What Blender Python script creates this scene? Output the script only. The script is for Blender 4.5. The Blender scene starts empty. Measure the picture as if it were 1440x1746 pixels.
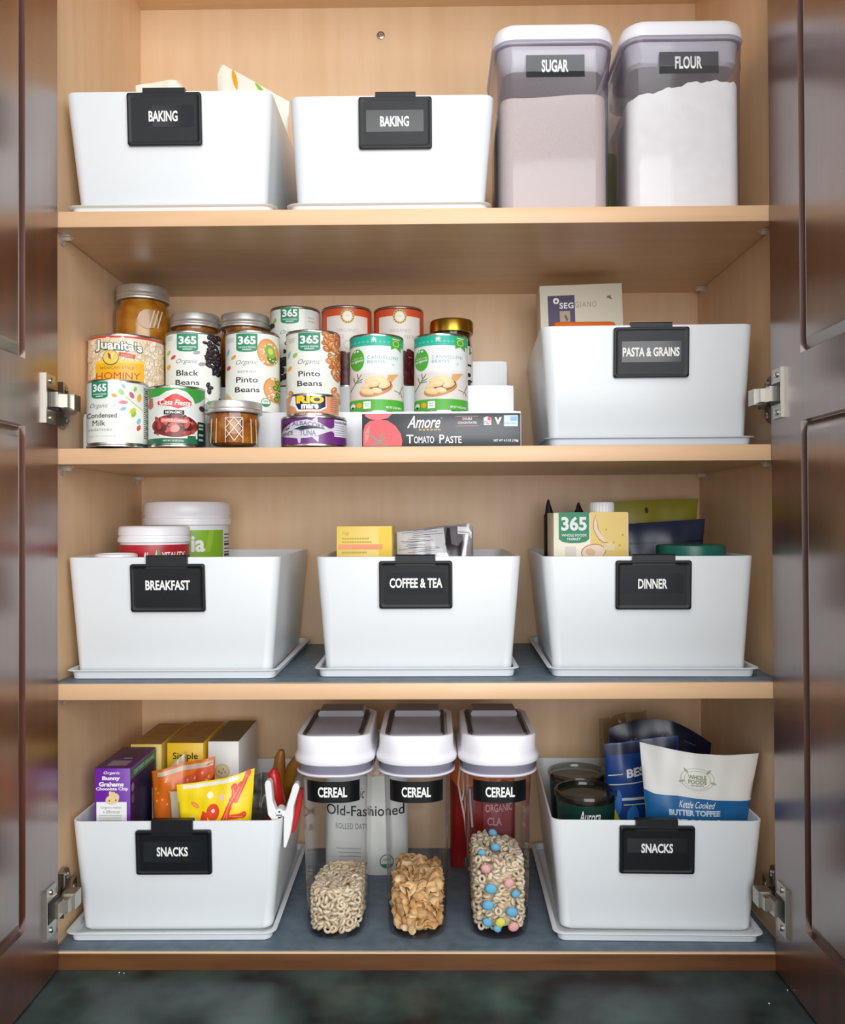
import bpy, bmesh, math, random
from mathutils import Vector, Matrix
from mathutils.geometry import tessellate_polygon
SC = bpy.context.scene
COL = SC.collection
PI = math.pi
random.seed(7)

# ------------------------------------------------------------------ camera
CAM = (0.01903, -1.01559, -0.00358)
YAW, PITCH, ROLL, FPX = -0.01183, 0.00944, -0.00505, 1444.1
_f = Vector((math.sin(YAW) * math.cos(PITCH), math.cos(YAW) * math.cos(PITCH), math.sin(PITCH)))
_r = Vector((math.cos(YAW), -math.sin(YAW), 0.0))
_u = _r.cross(_f)
_r2 = _r * math.cos(ROLL) + _u * math.sin(ROLL)
_u2 = _u * math.cos(ROLL) - _r * math.sin(ROLL)
cd = bpy.data.cameras.new('camera')
cam = bpy.data.objects.new('camera', cd)
COL.objects.link(cam)
cam.matrix_world = Matrix(((_r2.x, _u2.x, -_f.x, CAM[0]), (_r2.y, _u2.y, -_f.y, CAM[1]), (_r2.z, _u2.z, -_f.z, CAM[2]), (0, 0, 0, 1)))
cd.sensor_fit = 'HORIZONTAL'
cd.sensor_width = 36.0
cd.lens = FPX / 1440.0 * 36.0
cd.clip_start = 0.02
cd.clip_end = 50
SC.camera = cam

# ------------------------------------------------------------------ world, lights, exposure
W = bpy.data.worlds.new('world')
SC.world = W
W.use_nodes = True
W.node_tree.nodes['Background'].inputs[0].default_value = (0.93, 0.96, 1.0, 1)
W.node_tree.nodes['Background'].inputs[1].default_value = 0.55


def area(name, loc, target, sx, sy, power, color):
    l = bpy.data.lights.new(name, 'AREA')
    l.shape = 'RECTANGLE'
    l.size, l.size_y, l.energy, l.color = sx, sy, power, color
    o = bpy.data.objects.new(name, l)
    COL.objects.link(o)
    o.location = loc
    d = Vector(target) - Vector(loc)
    o.rotation_euler = d.to_track_quat('-Z', 'Y').to_euler()
    return o


area('window_light', (0.60, -2.35, 0.45), (0.0, 0.2, -0.05), 2.3, 1.7, 68, (0.97, 0.985, 1.0))
area('ceiling_light', (-0.2, -1.5, 1.75), (0.0, 0.1, 0.0), 0.9, 0.9, 9, (1.0, 0.95, 0.88))
SC.view_settings.view_transform = 'Standard'
SC.view_settings.look = 'None'
SC.view_settings.gamma = 1.0
SC.view_settings.use_curve_mapping = False
SC.view_settings.exposure = 0.0
SC.cycles.max_bounces = 10
SC.cycles.transparent_max_bounces = 24
SC.cycles.use_denoising = True
SC.cycles.caustics_reflective = False
SC.cycles.caustics_refractive = False


# ------------------------------------------------------------------ materials
def lin(c):
    if isinstance(c, str):
        c = c.lstrip('#')
        c = tuple(int(c[i:i + 2], 16) / 255 for i in (0, 2, 4))
    return tuple(x / 12.92 if x <= 0.04045 else ((x + 0.055) / 1.055) ** 2.4 for x in c) + (1.0,)


_mats = {}


def M(hexcol, rough=0.45, metal=0.0, spec=0.5, bump=0.0, bscale=200.0):
    k = (hexcol, rough, metal, spec, bump, bscale)
    if k in _mats:
        return _mats[k]
    m = bpy.data.materials.new('surface_' + hexcol.lstrip('#'))
    m.use_nodes = True
    nt = m.node_tree
    b = nt.nodes['Principled BSDF']
    b.inputs['Base Color'].default_value = lin(hexcol)
    b.inputs['Roughness'].default_value = rough
    b.inputs['Metallic'].default_value = metal
    b.inputs['Specular IOR Level'].default_value = spec
    if bump:
        tc = nt.nodes.new('ShaderNodeTexCoord')
        n = nt.nodes.new('ShaderNodeTexNoise')
        n.inputs['Scale'].default_value = bscale
        nt.links.new(tc.outputs['Object'], n.inputs['Vector'])
        bp = nt.nodes.new('ShaderNodeBump')
        bp.inputs['Strength'].default_value = bump
        bp.inputs['Distance'].default_value = 0.002
        nt.links.new(n.outputs['Fac'], bp.inputs['Height'])
        nt.links.new(bp.outputs['Normal'], b.inputs['Normal'])
    _mats[k] = m
    return m


def mottled(name, c1, c2, scale, rough=0.4, stretch=(1, 1, 1), detail=4.0, lo=0.35, hi=0.65, bump=0.0, metal=0.0, spec=0.5, coat=0.0):
    """procedural material: two colours mixed by (stretched) noise"""
    m = bpy.data.materials.new(name)
    m.use_nodes = True
    nt = m.node_tree
    b = nt.nodes['Principled BSDF']
    tc = nt.nodes.new('ShaderNodeTexCoord')
    mp = nt.nodes.new('ShaderNodeMapping')
    mp.inputs['Scale'].default_value = stretch
    nt.links.new(tc.outputs['Object'], mp.inputs['Vector'])
    n = nt.nodes.new('ShaderNodeTexNoise')
    n.inputs['Scale'].default_value = scale
    n.inputs['Detail'].default_value = detail
    nt.links.new(mp.outputs['Vector'], n.inputs['Vector'])
    r = nt.nodes.new('ShaderNodeValToRGB')
    r.color_ramp.elements[0].position = lo
    r.color_ramp.elements[1].position = hi
    r.color_ramp.elements[0].color = lin(c1)
    r.color_ramp.elements[1].color = lin(c2)
    nt.links.new(n.outputs['Fac'], r.inputs['Fac'])
    nt.links.new(r.outputs['Color'], b.inputs['Base Color'])
    b.inputs['Roughness'].default_value = rough
    b.inputs['Metallic'].default_value = metal
    b.inputs['Specular IOR Level'].default_value = spec
    b.inputs['Coat Weight'].default_value = coat
    b.inputs['Coat Roughness'].default_value = 0.24
    b.inputs['Coat Tint'].default_value = (1.0, 0.90, 0.82, 1)
    b.inputs['Coat IOR'].default_value = 2.2
    if bump:
        bp = nt.nodes.new('ShaderNodeBump')
        bp.inputs['Strength'].default_value = bump
        bp.inputs['Distance'].default_value = 0.002
        nt.links.new(n.outputs['Fac'], bp.inputs['Height'])
        nt.links.new(bp.outputs['Normal'], b.inputs['Normal'])
    return m


def clear(name, tint, rough=0.04, gloss=1.0, ior=1.35, haze=0.0, hcol='#d9d4e0', edge=None):
    """thin clear plastic or glass: see-through with a Fresnel sheen"""
    m = bpy.data.materials.new(name)
    m.use_nodes = True
    nt = m.node_tree
    for n in list(nt.nodes):
        if n.type != 'OUTPUT_MATERIAL':
            nt.nodes.remove(n)
    out = nt.nodes['Material Output']
    t = nt.nodes.new('ShaderNodeBsdfTransparent')
    t.inputs[0].default_value = lin(tint)
    g = nt.nodes.new('ShaderNodeBsdfGlossy')
    g.inputs['Roughness'].default_value = rough
    g.inputs[0].default_value = (gloss, gloss, gloss, 1)
    lw = nt.nodes.new('ShaderNodeLayerWeight')
    lw.inputs[0].default_value = 0.5
    pw = nt.nodes.new('ShaderNodeMath')
    pw.operation = 'POWER'
    pw.inputs[1].default_value = 4.5
    nt.links.new(lw.outputs['Facing'], pw.inputs[0])
    f0 = ((ior - 1) / (ior + 1)) ** 2
    fr = nt.nodes.new('ShaderNodeMath')
    fr.operation = 'MULTIPLY_ADD'
    fr.inputs[1].default_value = 0.8 - f0
    fr.inputs[2].default_value = f0
    nt.links.new(pw.outputs[0], fr.inputs[0])
    mx = nt.nodes.new('ShaderNodeMixShader')
    nt.links.new(fr.outputs[0], mx.inputs[0])
    nt.links.new(t.outputs[0], mx.inputs[1])
    nt.links.new(g.outputs[0], mx.inputs[2])
    if edge:
        p3 = nt.nodes.new('ShaderNodeMath')
        p3.operation = 'POWER'
        p3.inputs[1].default_value = 2.5
        nt.links.new(lw.outputs['Facing'], p3.inputs[0])
        cm = nt.nodes.new('ShaderNodeMix')
        cm.data_type = 'RGBA'
        cm.inputs[6].default_value = lin(tint)
        cm.inputs[7].default_value = lin(edge)
        nt.links.new(p3.outputs[0], cm.inputs[0])
        nt.links.new(cm.outputs[2], t.inputs[0])
    if haze:
        df = nt.nodes.new('ShaderNodeBsdfDiffuse')
        df.inputs[0].default_value = lin(hcol)
        m2 = nt.nodes.new('ShaderNodeMixShader')
        m2.inputs[0].default_value = haze
        nt.links.new(t.outputs[0], m2.inputs[1])
        nt.links.new(df.outputs[0], m2.inputs[2])
        nt.links.new(m2.outputs[0], mx.inputs[1])
    nt.links.new(mx.outputs[0], out.inputs[0])
    return m


MAPLE_X = mottled('maple_melamine_shelf', '#e3be94', '#e9c7a1', 5.0, 0.34, (1.2, 14, 14), spec=0.35)
MAPLE_Z = mottled('maple_melamine_panel', '#e3bf97', '#e9c8a3', 5.0, 0.36, (9, 9, 0.9), spec=0.35)
EDGE = mottled('maple_edge_band', '#e4ba90', '#e9c299', 6.0, 0.4, (1, 10, 10))
CHERRY = mottled('dark_cherry_stain', '#431b0a', '#5e2b12', 7.0, 0.32, (5, 5, 0.55), spec=0.8, coat=1.0)
RAILBROWN = mottled('brown_stained_rail', '#553217', '#6a4322', 7.0, 0.4, (1, 10, 10))
GRANITE = mottled('dark_stone_counter', '#131d20', '#47615a', 12.0, 0.30, (1, 1, 1), 8.0, 0.36, 0.74)
WHITE = M('#e4e8ea', 0.32)
TRAYW = M('#e4e8ea', 0.35)
TIERW = M('#eef0f2', 0.30)
LIDW = M('#f1eff4', 0.30)
BLACK = M('#0b0f14', 0.36, spec=0.35, bump=0.15, bscale=2500)
TAPE = M('#1c2024', 0.16)
TAPEK = M('#0c0d0f', 0.30)
INKW = M('#f5f5f2', 0.5)
STEEL = M('#c9c9c6', 0.25, 1.0)
STEELD = M('#9b9a96', 0.35, 1.0)
NICKEL = M('#b9b5ac', 0.30, 1.0)
GOLD = M('#c09a3a', 0.28, 1.0)
LINER = mottled('grey_shelf_liner', '#5d6e7c', '#6c7d8a', 60.0, 0.5)
CLEARP = clear('clear_plastic', '#fbfbfc', edge='#cfccd2')
PINP = clear('clear_pin_plastic', '#faf8f4', haze=0.35, hcol='#fffaf2')
CLEARV = clear('clear_lavender_plastic', '#fbfafc', 0.10, haze=0.07, hcol='#d9d4df', edge='#8f88a4')  # haze: pale diffuse colour mixed in for the reflections that grey the plastic
GLASS = clear('clear_glass', '#f4f6f2', 0.02, 1.0, 1.45)
GASKET = clear('grey_translucent_gasket', '#f6f4f8', 0.1, haze=0.6, hcol='#e9e6ee')
SMOKE = mottled('grey_translucent_flap', '#8f8b93', '#97939b', 20.0, 0.35)


# ------------------------------------------------------------------ mesh building
class MB:
    def __init__(s):
        s.v, s.f, s.m, s.mats, s.flat = [], [], [], [], set()

    def mi(s, m):
        if m not in s.mats:
            s.mats.append(m)
        return s.mats.index(m)

    def add(s, vs, fs, m, flat=False):
        o, k = len(s.v), s.mi(m)
        s.v += [tuple(p) for p in vs]
        for f in fs:
            if flat:
                s.flat.add(len(s.f))
            s.f.append(tuple(i + o for i in f))
            s.m.append(k)

    def loft(s, loops, m, c0=True, c1=True, closed=True):
        n = len(loops[0])
        vs = [p for L in loops for p in L]
        fs = []
        for i in range(len(loops) - 1):
            for j in range(n if closed else n - 1):
                k = (j + 1) % n
                fs.append((i * n + j, i * n + k, (i + 1) * n + k, (i + 1) * n + j))
        if c0:
            fs.append(tuple(range(n - 1, -1, -1)))
        if c1:
            fs.append(tuple(range((len(loops) - 1) * n, len(loops) * n)))
        s.add(vs, fs, m)

    def lathe(s, prof, m, c=(0, 0, 0), n=40, c0=True, c1=True, rot=None):
        loops = []
        for r, z in prof:
            L = [Vector((r * math.cos(2 * PI * i / n), r * math.sin(2 * PI * i / n), z)) for i in range(n)]
            if rot is not None:
                L = [rot @ p for p in L]
            loops.append([p + Vector(c) for p in L])
        s.loft(loops, m, c0, c1)

    def box(s, x0, x1, y0, y1, z0, z1, m, T=None):
        vs = [Vector(p) for p in ((x0, y0, z0), (x1, y0, z0), (x1, y1, z0), (x0, y1, z0), (x0, y0, z1), (x1, y0, z1), (x1, y1, z1), (x0, y1, z1))]
        if T is not None:
            vs = [T @ p for p in vs]
        s.add(vs, [(3, 2, 1, 0), (4, 5, 6, 7), (0, 1, 5, 4), (1, 2, 6, 5), (2, 3, 7, 6), (3, 0, 4, 7)], m, True)

    def rbox(s, x0, x1, y0, y1, z0, z1, m, r=0.002, n=3, T=None):
        """box with rounded vertical corners and softened rims"""
        cx, cy, w, d = (x0 + x1) / 2, (y0 + y1) / 2, x1 - x0, y1 - y0
        e = r * 0.6
        loops = [rr(w - 2 * e, d - 2 * e, r, cx, cy, z0, n), rr(w - .6 * e, d - .6 * e, r, cx, cy, z0 + .3 * e, n), rr(w, d, r, cx, cy, z0 + e, n),
                 rr(w, d, r, cx, cy, z1 - e, n), rr(w - .6 * e, d - .6 * e, r, cx, cy, z1 - .3 * e, n), rr(w - 2 * e, d - 2 * e, r, cx, cy, z1, n)]
        if T is not None:
            loops = [[T @ Vector(p) for p in L] for L in loops]
        s.loft(loops, m)

    def prism(s, pts, axis, a, b, m, T=None):
        """2D outline extruded along an axis: 'x' takes (y,z), 'y' takes (x,z), 'z' takes (x,y)"""
        def P(p, t):
            q = {'x': (t, p[0], p[1]), 'y': (p[0], t, p[1]), 'z': (p[0], p[1], t)}[axis]
            return T @ Vector(q) if T is not None else Vector(q)
        n = len(pts)
        vs = [P(p, a) for p in pts] + [P(p, b) for p in pts]
        fs = [(i, (i + 1) % n, n + (i + 1) % n, n + i) for i in range(n)] + [tuple(range(n - 1, -1, -1)), tuple(range(n, 2 * n))]
        s.add(vs, fs, m, True)

    def tube(s, path, rad, m, n=10, cap=True):
        loops = []
        P = [Vector(p) for p in path]
        for i, p in enumerate(P):
            d = (P[min(i + 1, len(P) - 1)] - P[max(i - 1, 0)]).normalized()
            a = d.orthogonal().normalized() if i == 0 else (a - d * a.dot(d)).normalized()
            b = d.cross(a)
            r = rad[i] if isinstance(rad, (list, tuple)) else rad
            loops.append([p + a * (r * math.cos(2 * PI * j / n)) + b * (r * math.sin(2 * PI * j / n)) for j in range(n)])
        s.loft(loops, m, cap, cap)

    def build(s, name, parent=None, smooth=35.0, T=None):
        me = bpy.data.meshes.new(name)
        o = bpy.data.objects.new(name, me)
        org, q = Vector((0, 0, 0)), parent
        while q is not None:
            if '_o' in q:
                org = Vector(q['_o'])
            q = q.parent
        vs = s.v if T is None else [T @ Vector(p) for p in s.v]
        me.from_pydata([tuple(Vector(p) - org) for p in vs], [], s.f)
        for m in s.mats:
            me.materials.append(m)
        me.polygons.foreach_set('material_index', s.m)
        me.validate()
        bm = bmesh.new()
        bm.from_mesh(me)
        bmesh.ops.recalc_face_normals(bm, faces=bm.faces[:])
        bm.to_mesh(me)
        bm.free()
        if smooth:
            me.polygons.foreach_set('use_smooth', [True] * len(me.polygons))
            try:
                me.set_sharp_from_angle(angle=math.radians(smooth))
            except Exception:
                pass
        COL.objects.link(o)
        if parent is not None:
            o.parent = parent
        return o


def rr(w, d, r, cx=0, cy=0, z=0, n=4):
    """rounded rectangle loop"""
    r = max(min(r, w / 2 - 1e-5, d / 2 - 1e-5), 1e-5)
    L = []
    for (sx, sy, a0) in ((1, 1, 0), (-1, 1, 90), (-1, -1, 180), (1, -1, 270)):
        for i in range(n + 1):
            a = math.radians(a0 + 90 * i / n)
            L.append(Vector((cx + sx * (w / 2 - r) + r * math.cos(a), cy + sy * (d / 2 - r) + r * math.sin(a), z)))
    return L


def tag(o, label, cat, group=None, kind=None):
    o['label'] = label
    o['category'] = cat
    if group:
        o['group'] = group
    if kind:
        o['kind'] = kind
    return o


def thing(name, loc, label, cat, group=None):
    o = bpy.data.objects.new(name, None)
    o.empty_display_size = 0.02
    COL.objects.link(o)
    o.location = loc
    o['_o'] = tuple(loc)
    return tag(o, label, cat, group)


def structure(o):
    o['kind'] = 'structure'
    return o


# ------------------------------------------------------------------ printed art: flat shapes and lettering mapped onto a surface
_txt = {}


def glyphs(s, bold=0.0, shear=0.0, space=1.0):
    k = (s, bold, shear, space)
    if k not in _txt:
        c = bpy.data.curves.new('lettering', 'FONT')
        c.body, c.offset, c.shear, c.space_character, c.resolution_u = s, bold, shear, space, 3
        o = bpy.data.objects.new('lettering', c)
        COL.objects.link(o)
        bpy.context.view_layer.update()
        ev = o.evaluated_get(bpy.context.evaluated_depsgraph_get())
        me = bpy.data.meshes.new_from_object(ev)
        vs = [(v.co.x, v.co.y) for v in me.vertices]
        fs = [tuple(p.vertices) for p in me.polygons]
        bpy.data.objects.remove(o)
        bpy.data.curves.remove(c)
        bpy.data.meshes.remove(me)
        x0, x1 = min(v[0] for v in vs), max(v[0] for v in vs)
        y0, y1 = min(v[1] for v in vs), max(v[1] for v in vs)
        _txt[k] = ([((x - x0) / (x1 - x0), (y - y0) / max(y1 - y0, 1e-6)) for x, y in vs], fs)
    return _txt[k]


class Art:
    """prints onto mb through map(a, t, h); cuts shapes every da / dt so that they follow a curved surface"""

    def __init__(s, mb, fn, da=0.0, dt=0.0, step=0.00012, tu=False):
        s.mb, s.fn, s.da, s.dt, s.step, s.tu, s.seq = mb, fn, da, dt, step, tu, 0

    def raw(s, vs, fs, m, layer):
        s.seq += 1
        layer += s.seq * 0.005                     # every print lies a hair above the one before
        if s.da or s.dt:
            bm = bmesh.new()
            bv = [bm.verts.new((x, y, 0)) for x, y in vs]
            for f in fs:
                try:
                    bm.faces.new([bv[i] for i in f])
                except ValueError:
                    pass
            for ax, d in ((0, s.da), (1, s.dt)):
                if d:
                    lo, hi = min(v[ax] for v in vs), max(v[ax] for v in vs)
                    k = math.floor(lo / d) + 1
                    while k * d < hi:
                        co = [0, 0, 0]
                        no = [0, 0, 0]
                        co[ax], no[ax] = k * d, 1
                        bmesh.ops.bisect_plane(bm, geom=bm.verts[:] + bm.edges[:] + bm.faces[:], plane_co=co, plane_no=no, dist=1e-6)
                        k += 1
            bm.verts.index_update()
            vs = [(v.co.x, v.co.y) for v in bm.verts]
            fs = [tuple(v.index for v in f.verts) for f in bm.faces]
            bm.free()
        s.mb.add([s.fn(x, y, layer * s.step) for x, y in vs], fs, m)

    def poly(s, pts, m, layer=1):
        tr = tessellate_polygon([[Vector((x, y, 0)) for x, y in pts]])
        s.raw(list(pts), [tuple(t) for t in tr], m, layer)

    def rect(s, a0, t0, a1, t1, m, layer=1):
        s.raw([(a0, t0), (a1, t0), (a1, t1), (a0, t1)], [(0, 1, 2, 3)], m, layer)

    def ell(s, a, t, ra, rt, m, layer=1, ang=0.0, asp=1.0, n=18):
        """ellipse, turned by ang; asp = height unit / width unit of the surface"""
        ca, sa = math.cos(ang), math.sin(ang)
        P = []
        for i in range(n):
            x, y = ra * math.cos(2 * PI * i / n), rt * (asp if s.tu else 1) * math.sin(2 * PI * i / n)
            P.append((a + x * ca - y * sa, t + (x * sa + y * ca) / asp))
        s.raw(P, [tuple(range(n))], m, layer)

    def leaf(s, a, t, ln, wd, ang, m, layer=1, asp=1.0):
        ca, sa = math.cos(ang), math.sin(ang)
        P = []
        for i in range(14):
            q = 2 * PI * i / 14
            x = ln / 2 * math.cos(q)
            y = wd / 2 * math.sin(q) * (0.35 + 0.65 * abs(math.sin(q)))
            P.append((a + x * ca - y * sa, t + (x * sa + y * ca) / asp))
        s.raw(P, [tuple(range(14))], m, layer)

    def line(s, p, q, w, m, layer=1, asp=1.0):
        dx, dy = q[0] - p[0], (q[1] - p[1]) * asp
        L = math.hypot(dx, dy)
        nx, ny = -dy / L * w / 2, dx / L * w / 2 / asp
        s.raw([(p[0] + nx, p[1] + ny), (p[0] - nx, p[1] - ny), (q[0] - nx, q[1] - ny), (q[0] + nx, q[1] + ny)], [(0, 1, 2, 3)], m, layer)

    def text(s, w, a0, t0, a1, t1, m, layer=2, bold=0.0, shear=0.0, space=1.0, slope=0.0, arc=0.0):
        vs, fs = glyphs(w, bold, shear, space)
        P = [(a0 + x * (a1 - a0), t0 + y * (t1 - t0) + slope * x + arc * (1 - (2 * x - 1) ** 2)) for x, y in vs]
        s.raw(P, fs, m, layer)

    def ring(s, a, t, ra, w, m, layer=1, asp=1.0, n=24):
        P, F = [], []
        for i in range(n):
            c, d = math.cos(2 * PI * i / n), math.sin(2 * PI * i / n)
            P += [(a + ra * c, t + ra * d / asp), (a + (ra - w) * c, t + (ra - w) * d / asp)]
            j = (i + 1) % n
            F.append((2 * i, 2 * j, 2 * j + 1, 2 * i + 1))
        s.raw(P, F, m, layer)


def face_y(x0, x1, z0, z1, y, T=None):
    """art map: unit square onto an upright face looking towards -Y"""
    def fn(a, t, h):
        p = Vector((x0 + a * (x1 - x0), y - h, z0 + t * (z1 - z0)))
        return T @ p if T is not None else p
    return fn


def cyl(cx, cy, z0, H, R, phi):
    """art map: a in -1..1 is the position across the visible front, t in 0..1 the height"""
    def fn(a, t, h):
        g = math.asin(max(-1, min(1, a))) + phi
        return Vector((cx + (R + h) * math.sin(g), cy - (R + h) * math.cos(g), z0 + t * H))
    return fn


def facing(cx, cy):
    return math.atan2(CAM[0] - cx, -(CAM[1] - cy))

# ------------------------------------------------------------------ cabinet
XL, XR, YB = -0.441, 0.438, 0.32
Z1, Z2, Z3, Z4, TH = 0.3714, 0.0848, -0.1992, -0.5199, 0.0190
ZTOP, ZBOT = 0.810, -0.5402
wall = MB()
wall.box(-2.2, 2.2, 0.341, 0.40, -1.46, 1.3, M('#d9d5cb', 0.8))
structure(wall.build('wall_back'))
fl = MB()
fl.box(-2.2, 2.2, -3.2, 0.40, -1.50, -1.46, mottled('wood_floor', '#5f4632', '#77593f', 3.0, 0.5, (8, 1, 1)))
structure(fl.build('floor'))
ct = MB()
ct.rbox(-1.2, 1.2, -0.40, 0.340, -0.5802, -0.5404, GRANITE, 0.006)
bs = MB()
bs.box(-1.18, 1.18, -0.36, 0.340, -1.459, -0.5803, CHERRY)
tag(bs.build('base_cabinet'), 'dark cherry base cabinet carrying the stone countertop', 'cabinet')
tag(ct.build('countertop'), 'dark speckled stone countertop below the open wooden cabinet', 'countertop')

cab = thing('pantry_cabinet', (0, 0, ZBOT), 'tall open wooden cabinet with pale shelves and two dark cherry doors', 'cabinet')
b = MB(); b.box(XL - 0.018, XL, 0.0, YB + 0.012, ZBOT, ZTOP + 0.02, MAPLE_Z); b.build('side_panel', cab)
b = MB(); b.box(XR, XR + 0.018, 0.0, YB + 0.012, ZBOT, ZTOP + 0.02, MAPLE_Z); b.build('side_panel', cab)
b = MB(); b.box(XL, XR, YB, YB + 0.012, ZBOT, ZTOP + 0.02, MAPLE_Z); b.build('back_panel', cab)
b = MB(); b.box(XL, XR, 0.0, YB, ZTOP, ZTOP + 0.019, MAPLE_X); b.build('top_panel', cab)
b = MB(); b.box(XL, XR, 0.0012, YB, ZBOT, Z4, MAPLE_X); b.build('bottom_panel', cab)
b = MB(); b.box(XL, XR, -0.0015, 0.0012, ZBOT, Z4 - 0.0022, RAILBROWN); b.build('front_rail', cab)['label'] = 'brown stained rail below the bottom shelf'
for z in (Z1, Z2, Z3):
    s = MB(); s.box(XL + 0.001, XR - 0.001, 0.0018, YB, z - TH, z, MAPLE_X)
    so = s.build('shelf', cab)
    e = MB(); e.rbox(XL + 0.001, XR - 0.001, 0.0, 0.0018, z - TH, z, EDGE, 0.0006, 2); e.build('edge_band', so)
    for x, sg in ((XL, 1), (XR, -1)):
        for y in (0.030, 0.288):
            p = MB()
            rot = Matrix.Rotation(PI / 2, 3, 'Y')
            p.lathe([(0.0028, -0.002), (0.0028, sg * 0.012)] if sg > 0 else [(0.0028, -0.012), (0.0028, 0.002)], PINP, (x, y, z - TH - 0.0035), 12, rot=rot)
            p.lathe([(0.006, 0.0), (0.006, sg * 0.0025)], PINP, (x, y, z - TH - 0.0062), 14, rot=rot)
            p.box(min(x, x + sg * 0.013), max(x, x + sg * 0.013), y - 0.0065, y + 0.0065, z - TH - 0.0025, z - TH - 0.0004, PINP)
            p.build('shelf_pin', so)
# back-panel screw
b = MB()
rot = Matrix.Rotation(PI / 2, 3, 'X')
b.lathe([(0.0062, 0), (0.0062, 0.0014), (0.0048, 0.0022)], STEELD, (-0.059, YB, 0.765), 18, rot=rot)
b.lathe([(0.0034, 0.0021), (0.0030, 0.0036)], M('#e8e6df', 0.2, 1.0), (-0.059, YB, 0.765), 14, rot=rot)
b.lathe([(0.0012, 0.0036), (0.0010, 0.0039)], M('#3a3632', 0.5), (-0.059, YB, 0.765), 10, rot=rot)
b.build('screw', cab)

# doors: two raised panels each, with a routed groove
DXL, DXR, DT = -0.4312, 0.4228, 0.0195
DZ0, DZ1, DW = -0.5385, 0.885, 0.447
PAN = ((-0.4545, 0.1035), (0.1775, 0.80))


def door(xin, sg):
    """xin: inner face; sg = -1 left door (thickness towards -x), +1 right door"""
    m = MB()
    xo = xin + sg * DT
    y0, y1 = -0.003, -0.003 - DW
    yA, yB = -0.084, y1 + 0.075
    gr, dp = 0.013, 0.0065

    def quad(pa, pb, pc, pd):
        m.add([pa, pb, pc, pd], [(0, 1, 2, 3)], CHERRY, True)
    # inner face: stiles and rails
    zs = [DZ0, PAN[0][0], PAN[0][1], PAN[1][0], PAN[1][1], DZ1]
    ys = [y0, yA, yB, y1]
    for i in range(5):
        for j in range(3):
            if j == 1 and i in (1, 3):
                continue
            quad((xin, ys[j], zs[i]), (xin, ys[j + 1], zs[i]), (xin, ys[j + 1], zs[i + 1]), (xin, ys[j], zs[i + 1]))
    # routed groove and raised field of each panel
    for za, zb in PAN:
        def loop(d, depth):
            x = xin + sg * depth
            return [Vector((x, yA - d, za + d)), Vector((x, yB + d, za + d)), Vector((x, yB + d, zb - d)), Vector((x, yA - d, zb - d))]
        m.loft([loop(0, 0), loop(0.0008, dp), loop(0.0020, dp), loop(gr, 0.0010), loop(gr + 0.002, 0.0006)], CHERRY, False, True)
    # outer face and edges
    quad((xo, y0, DZ0), (xo, y1, DZ0), (xo, y1, DZ1), (xo, y0, DZ1))
    quad((xin, y0, DZ0), (xo, y0, DZ0), (xo, y0, DZ1), (xin, y0, DZ1))
    quad((xin, y1, DZ0), (xo, y1, DZ0), (xo, y1, DZ1), (xin, y1, DZ1))
    quad((xin, y0, DZ0), (xin, y1, DZ0), (xo, y1, DZ0), (xo, y0, DZ0))
    quad((xin, y0, DZ1), (xin, y1, DZ1), (xo, y1, DZ1), (xo, y0, DZ1))
    return m.build('door', cab, 0)


DOORS = {-1: door(DXL, -1), 1: door(DXR, 1)}


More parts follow.
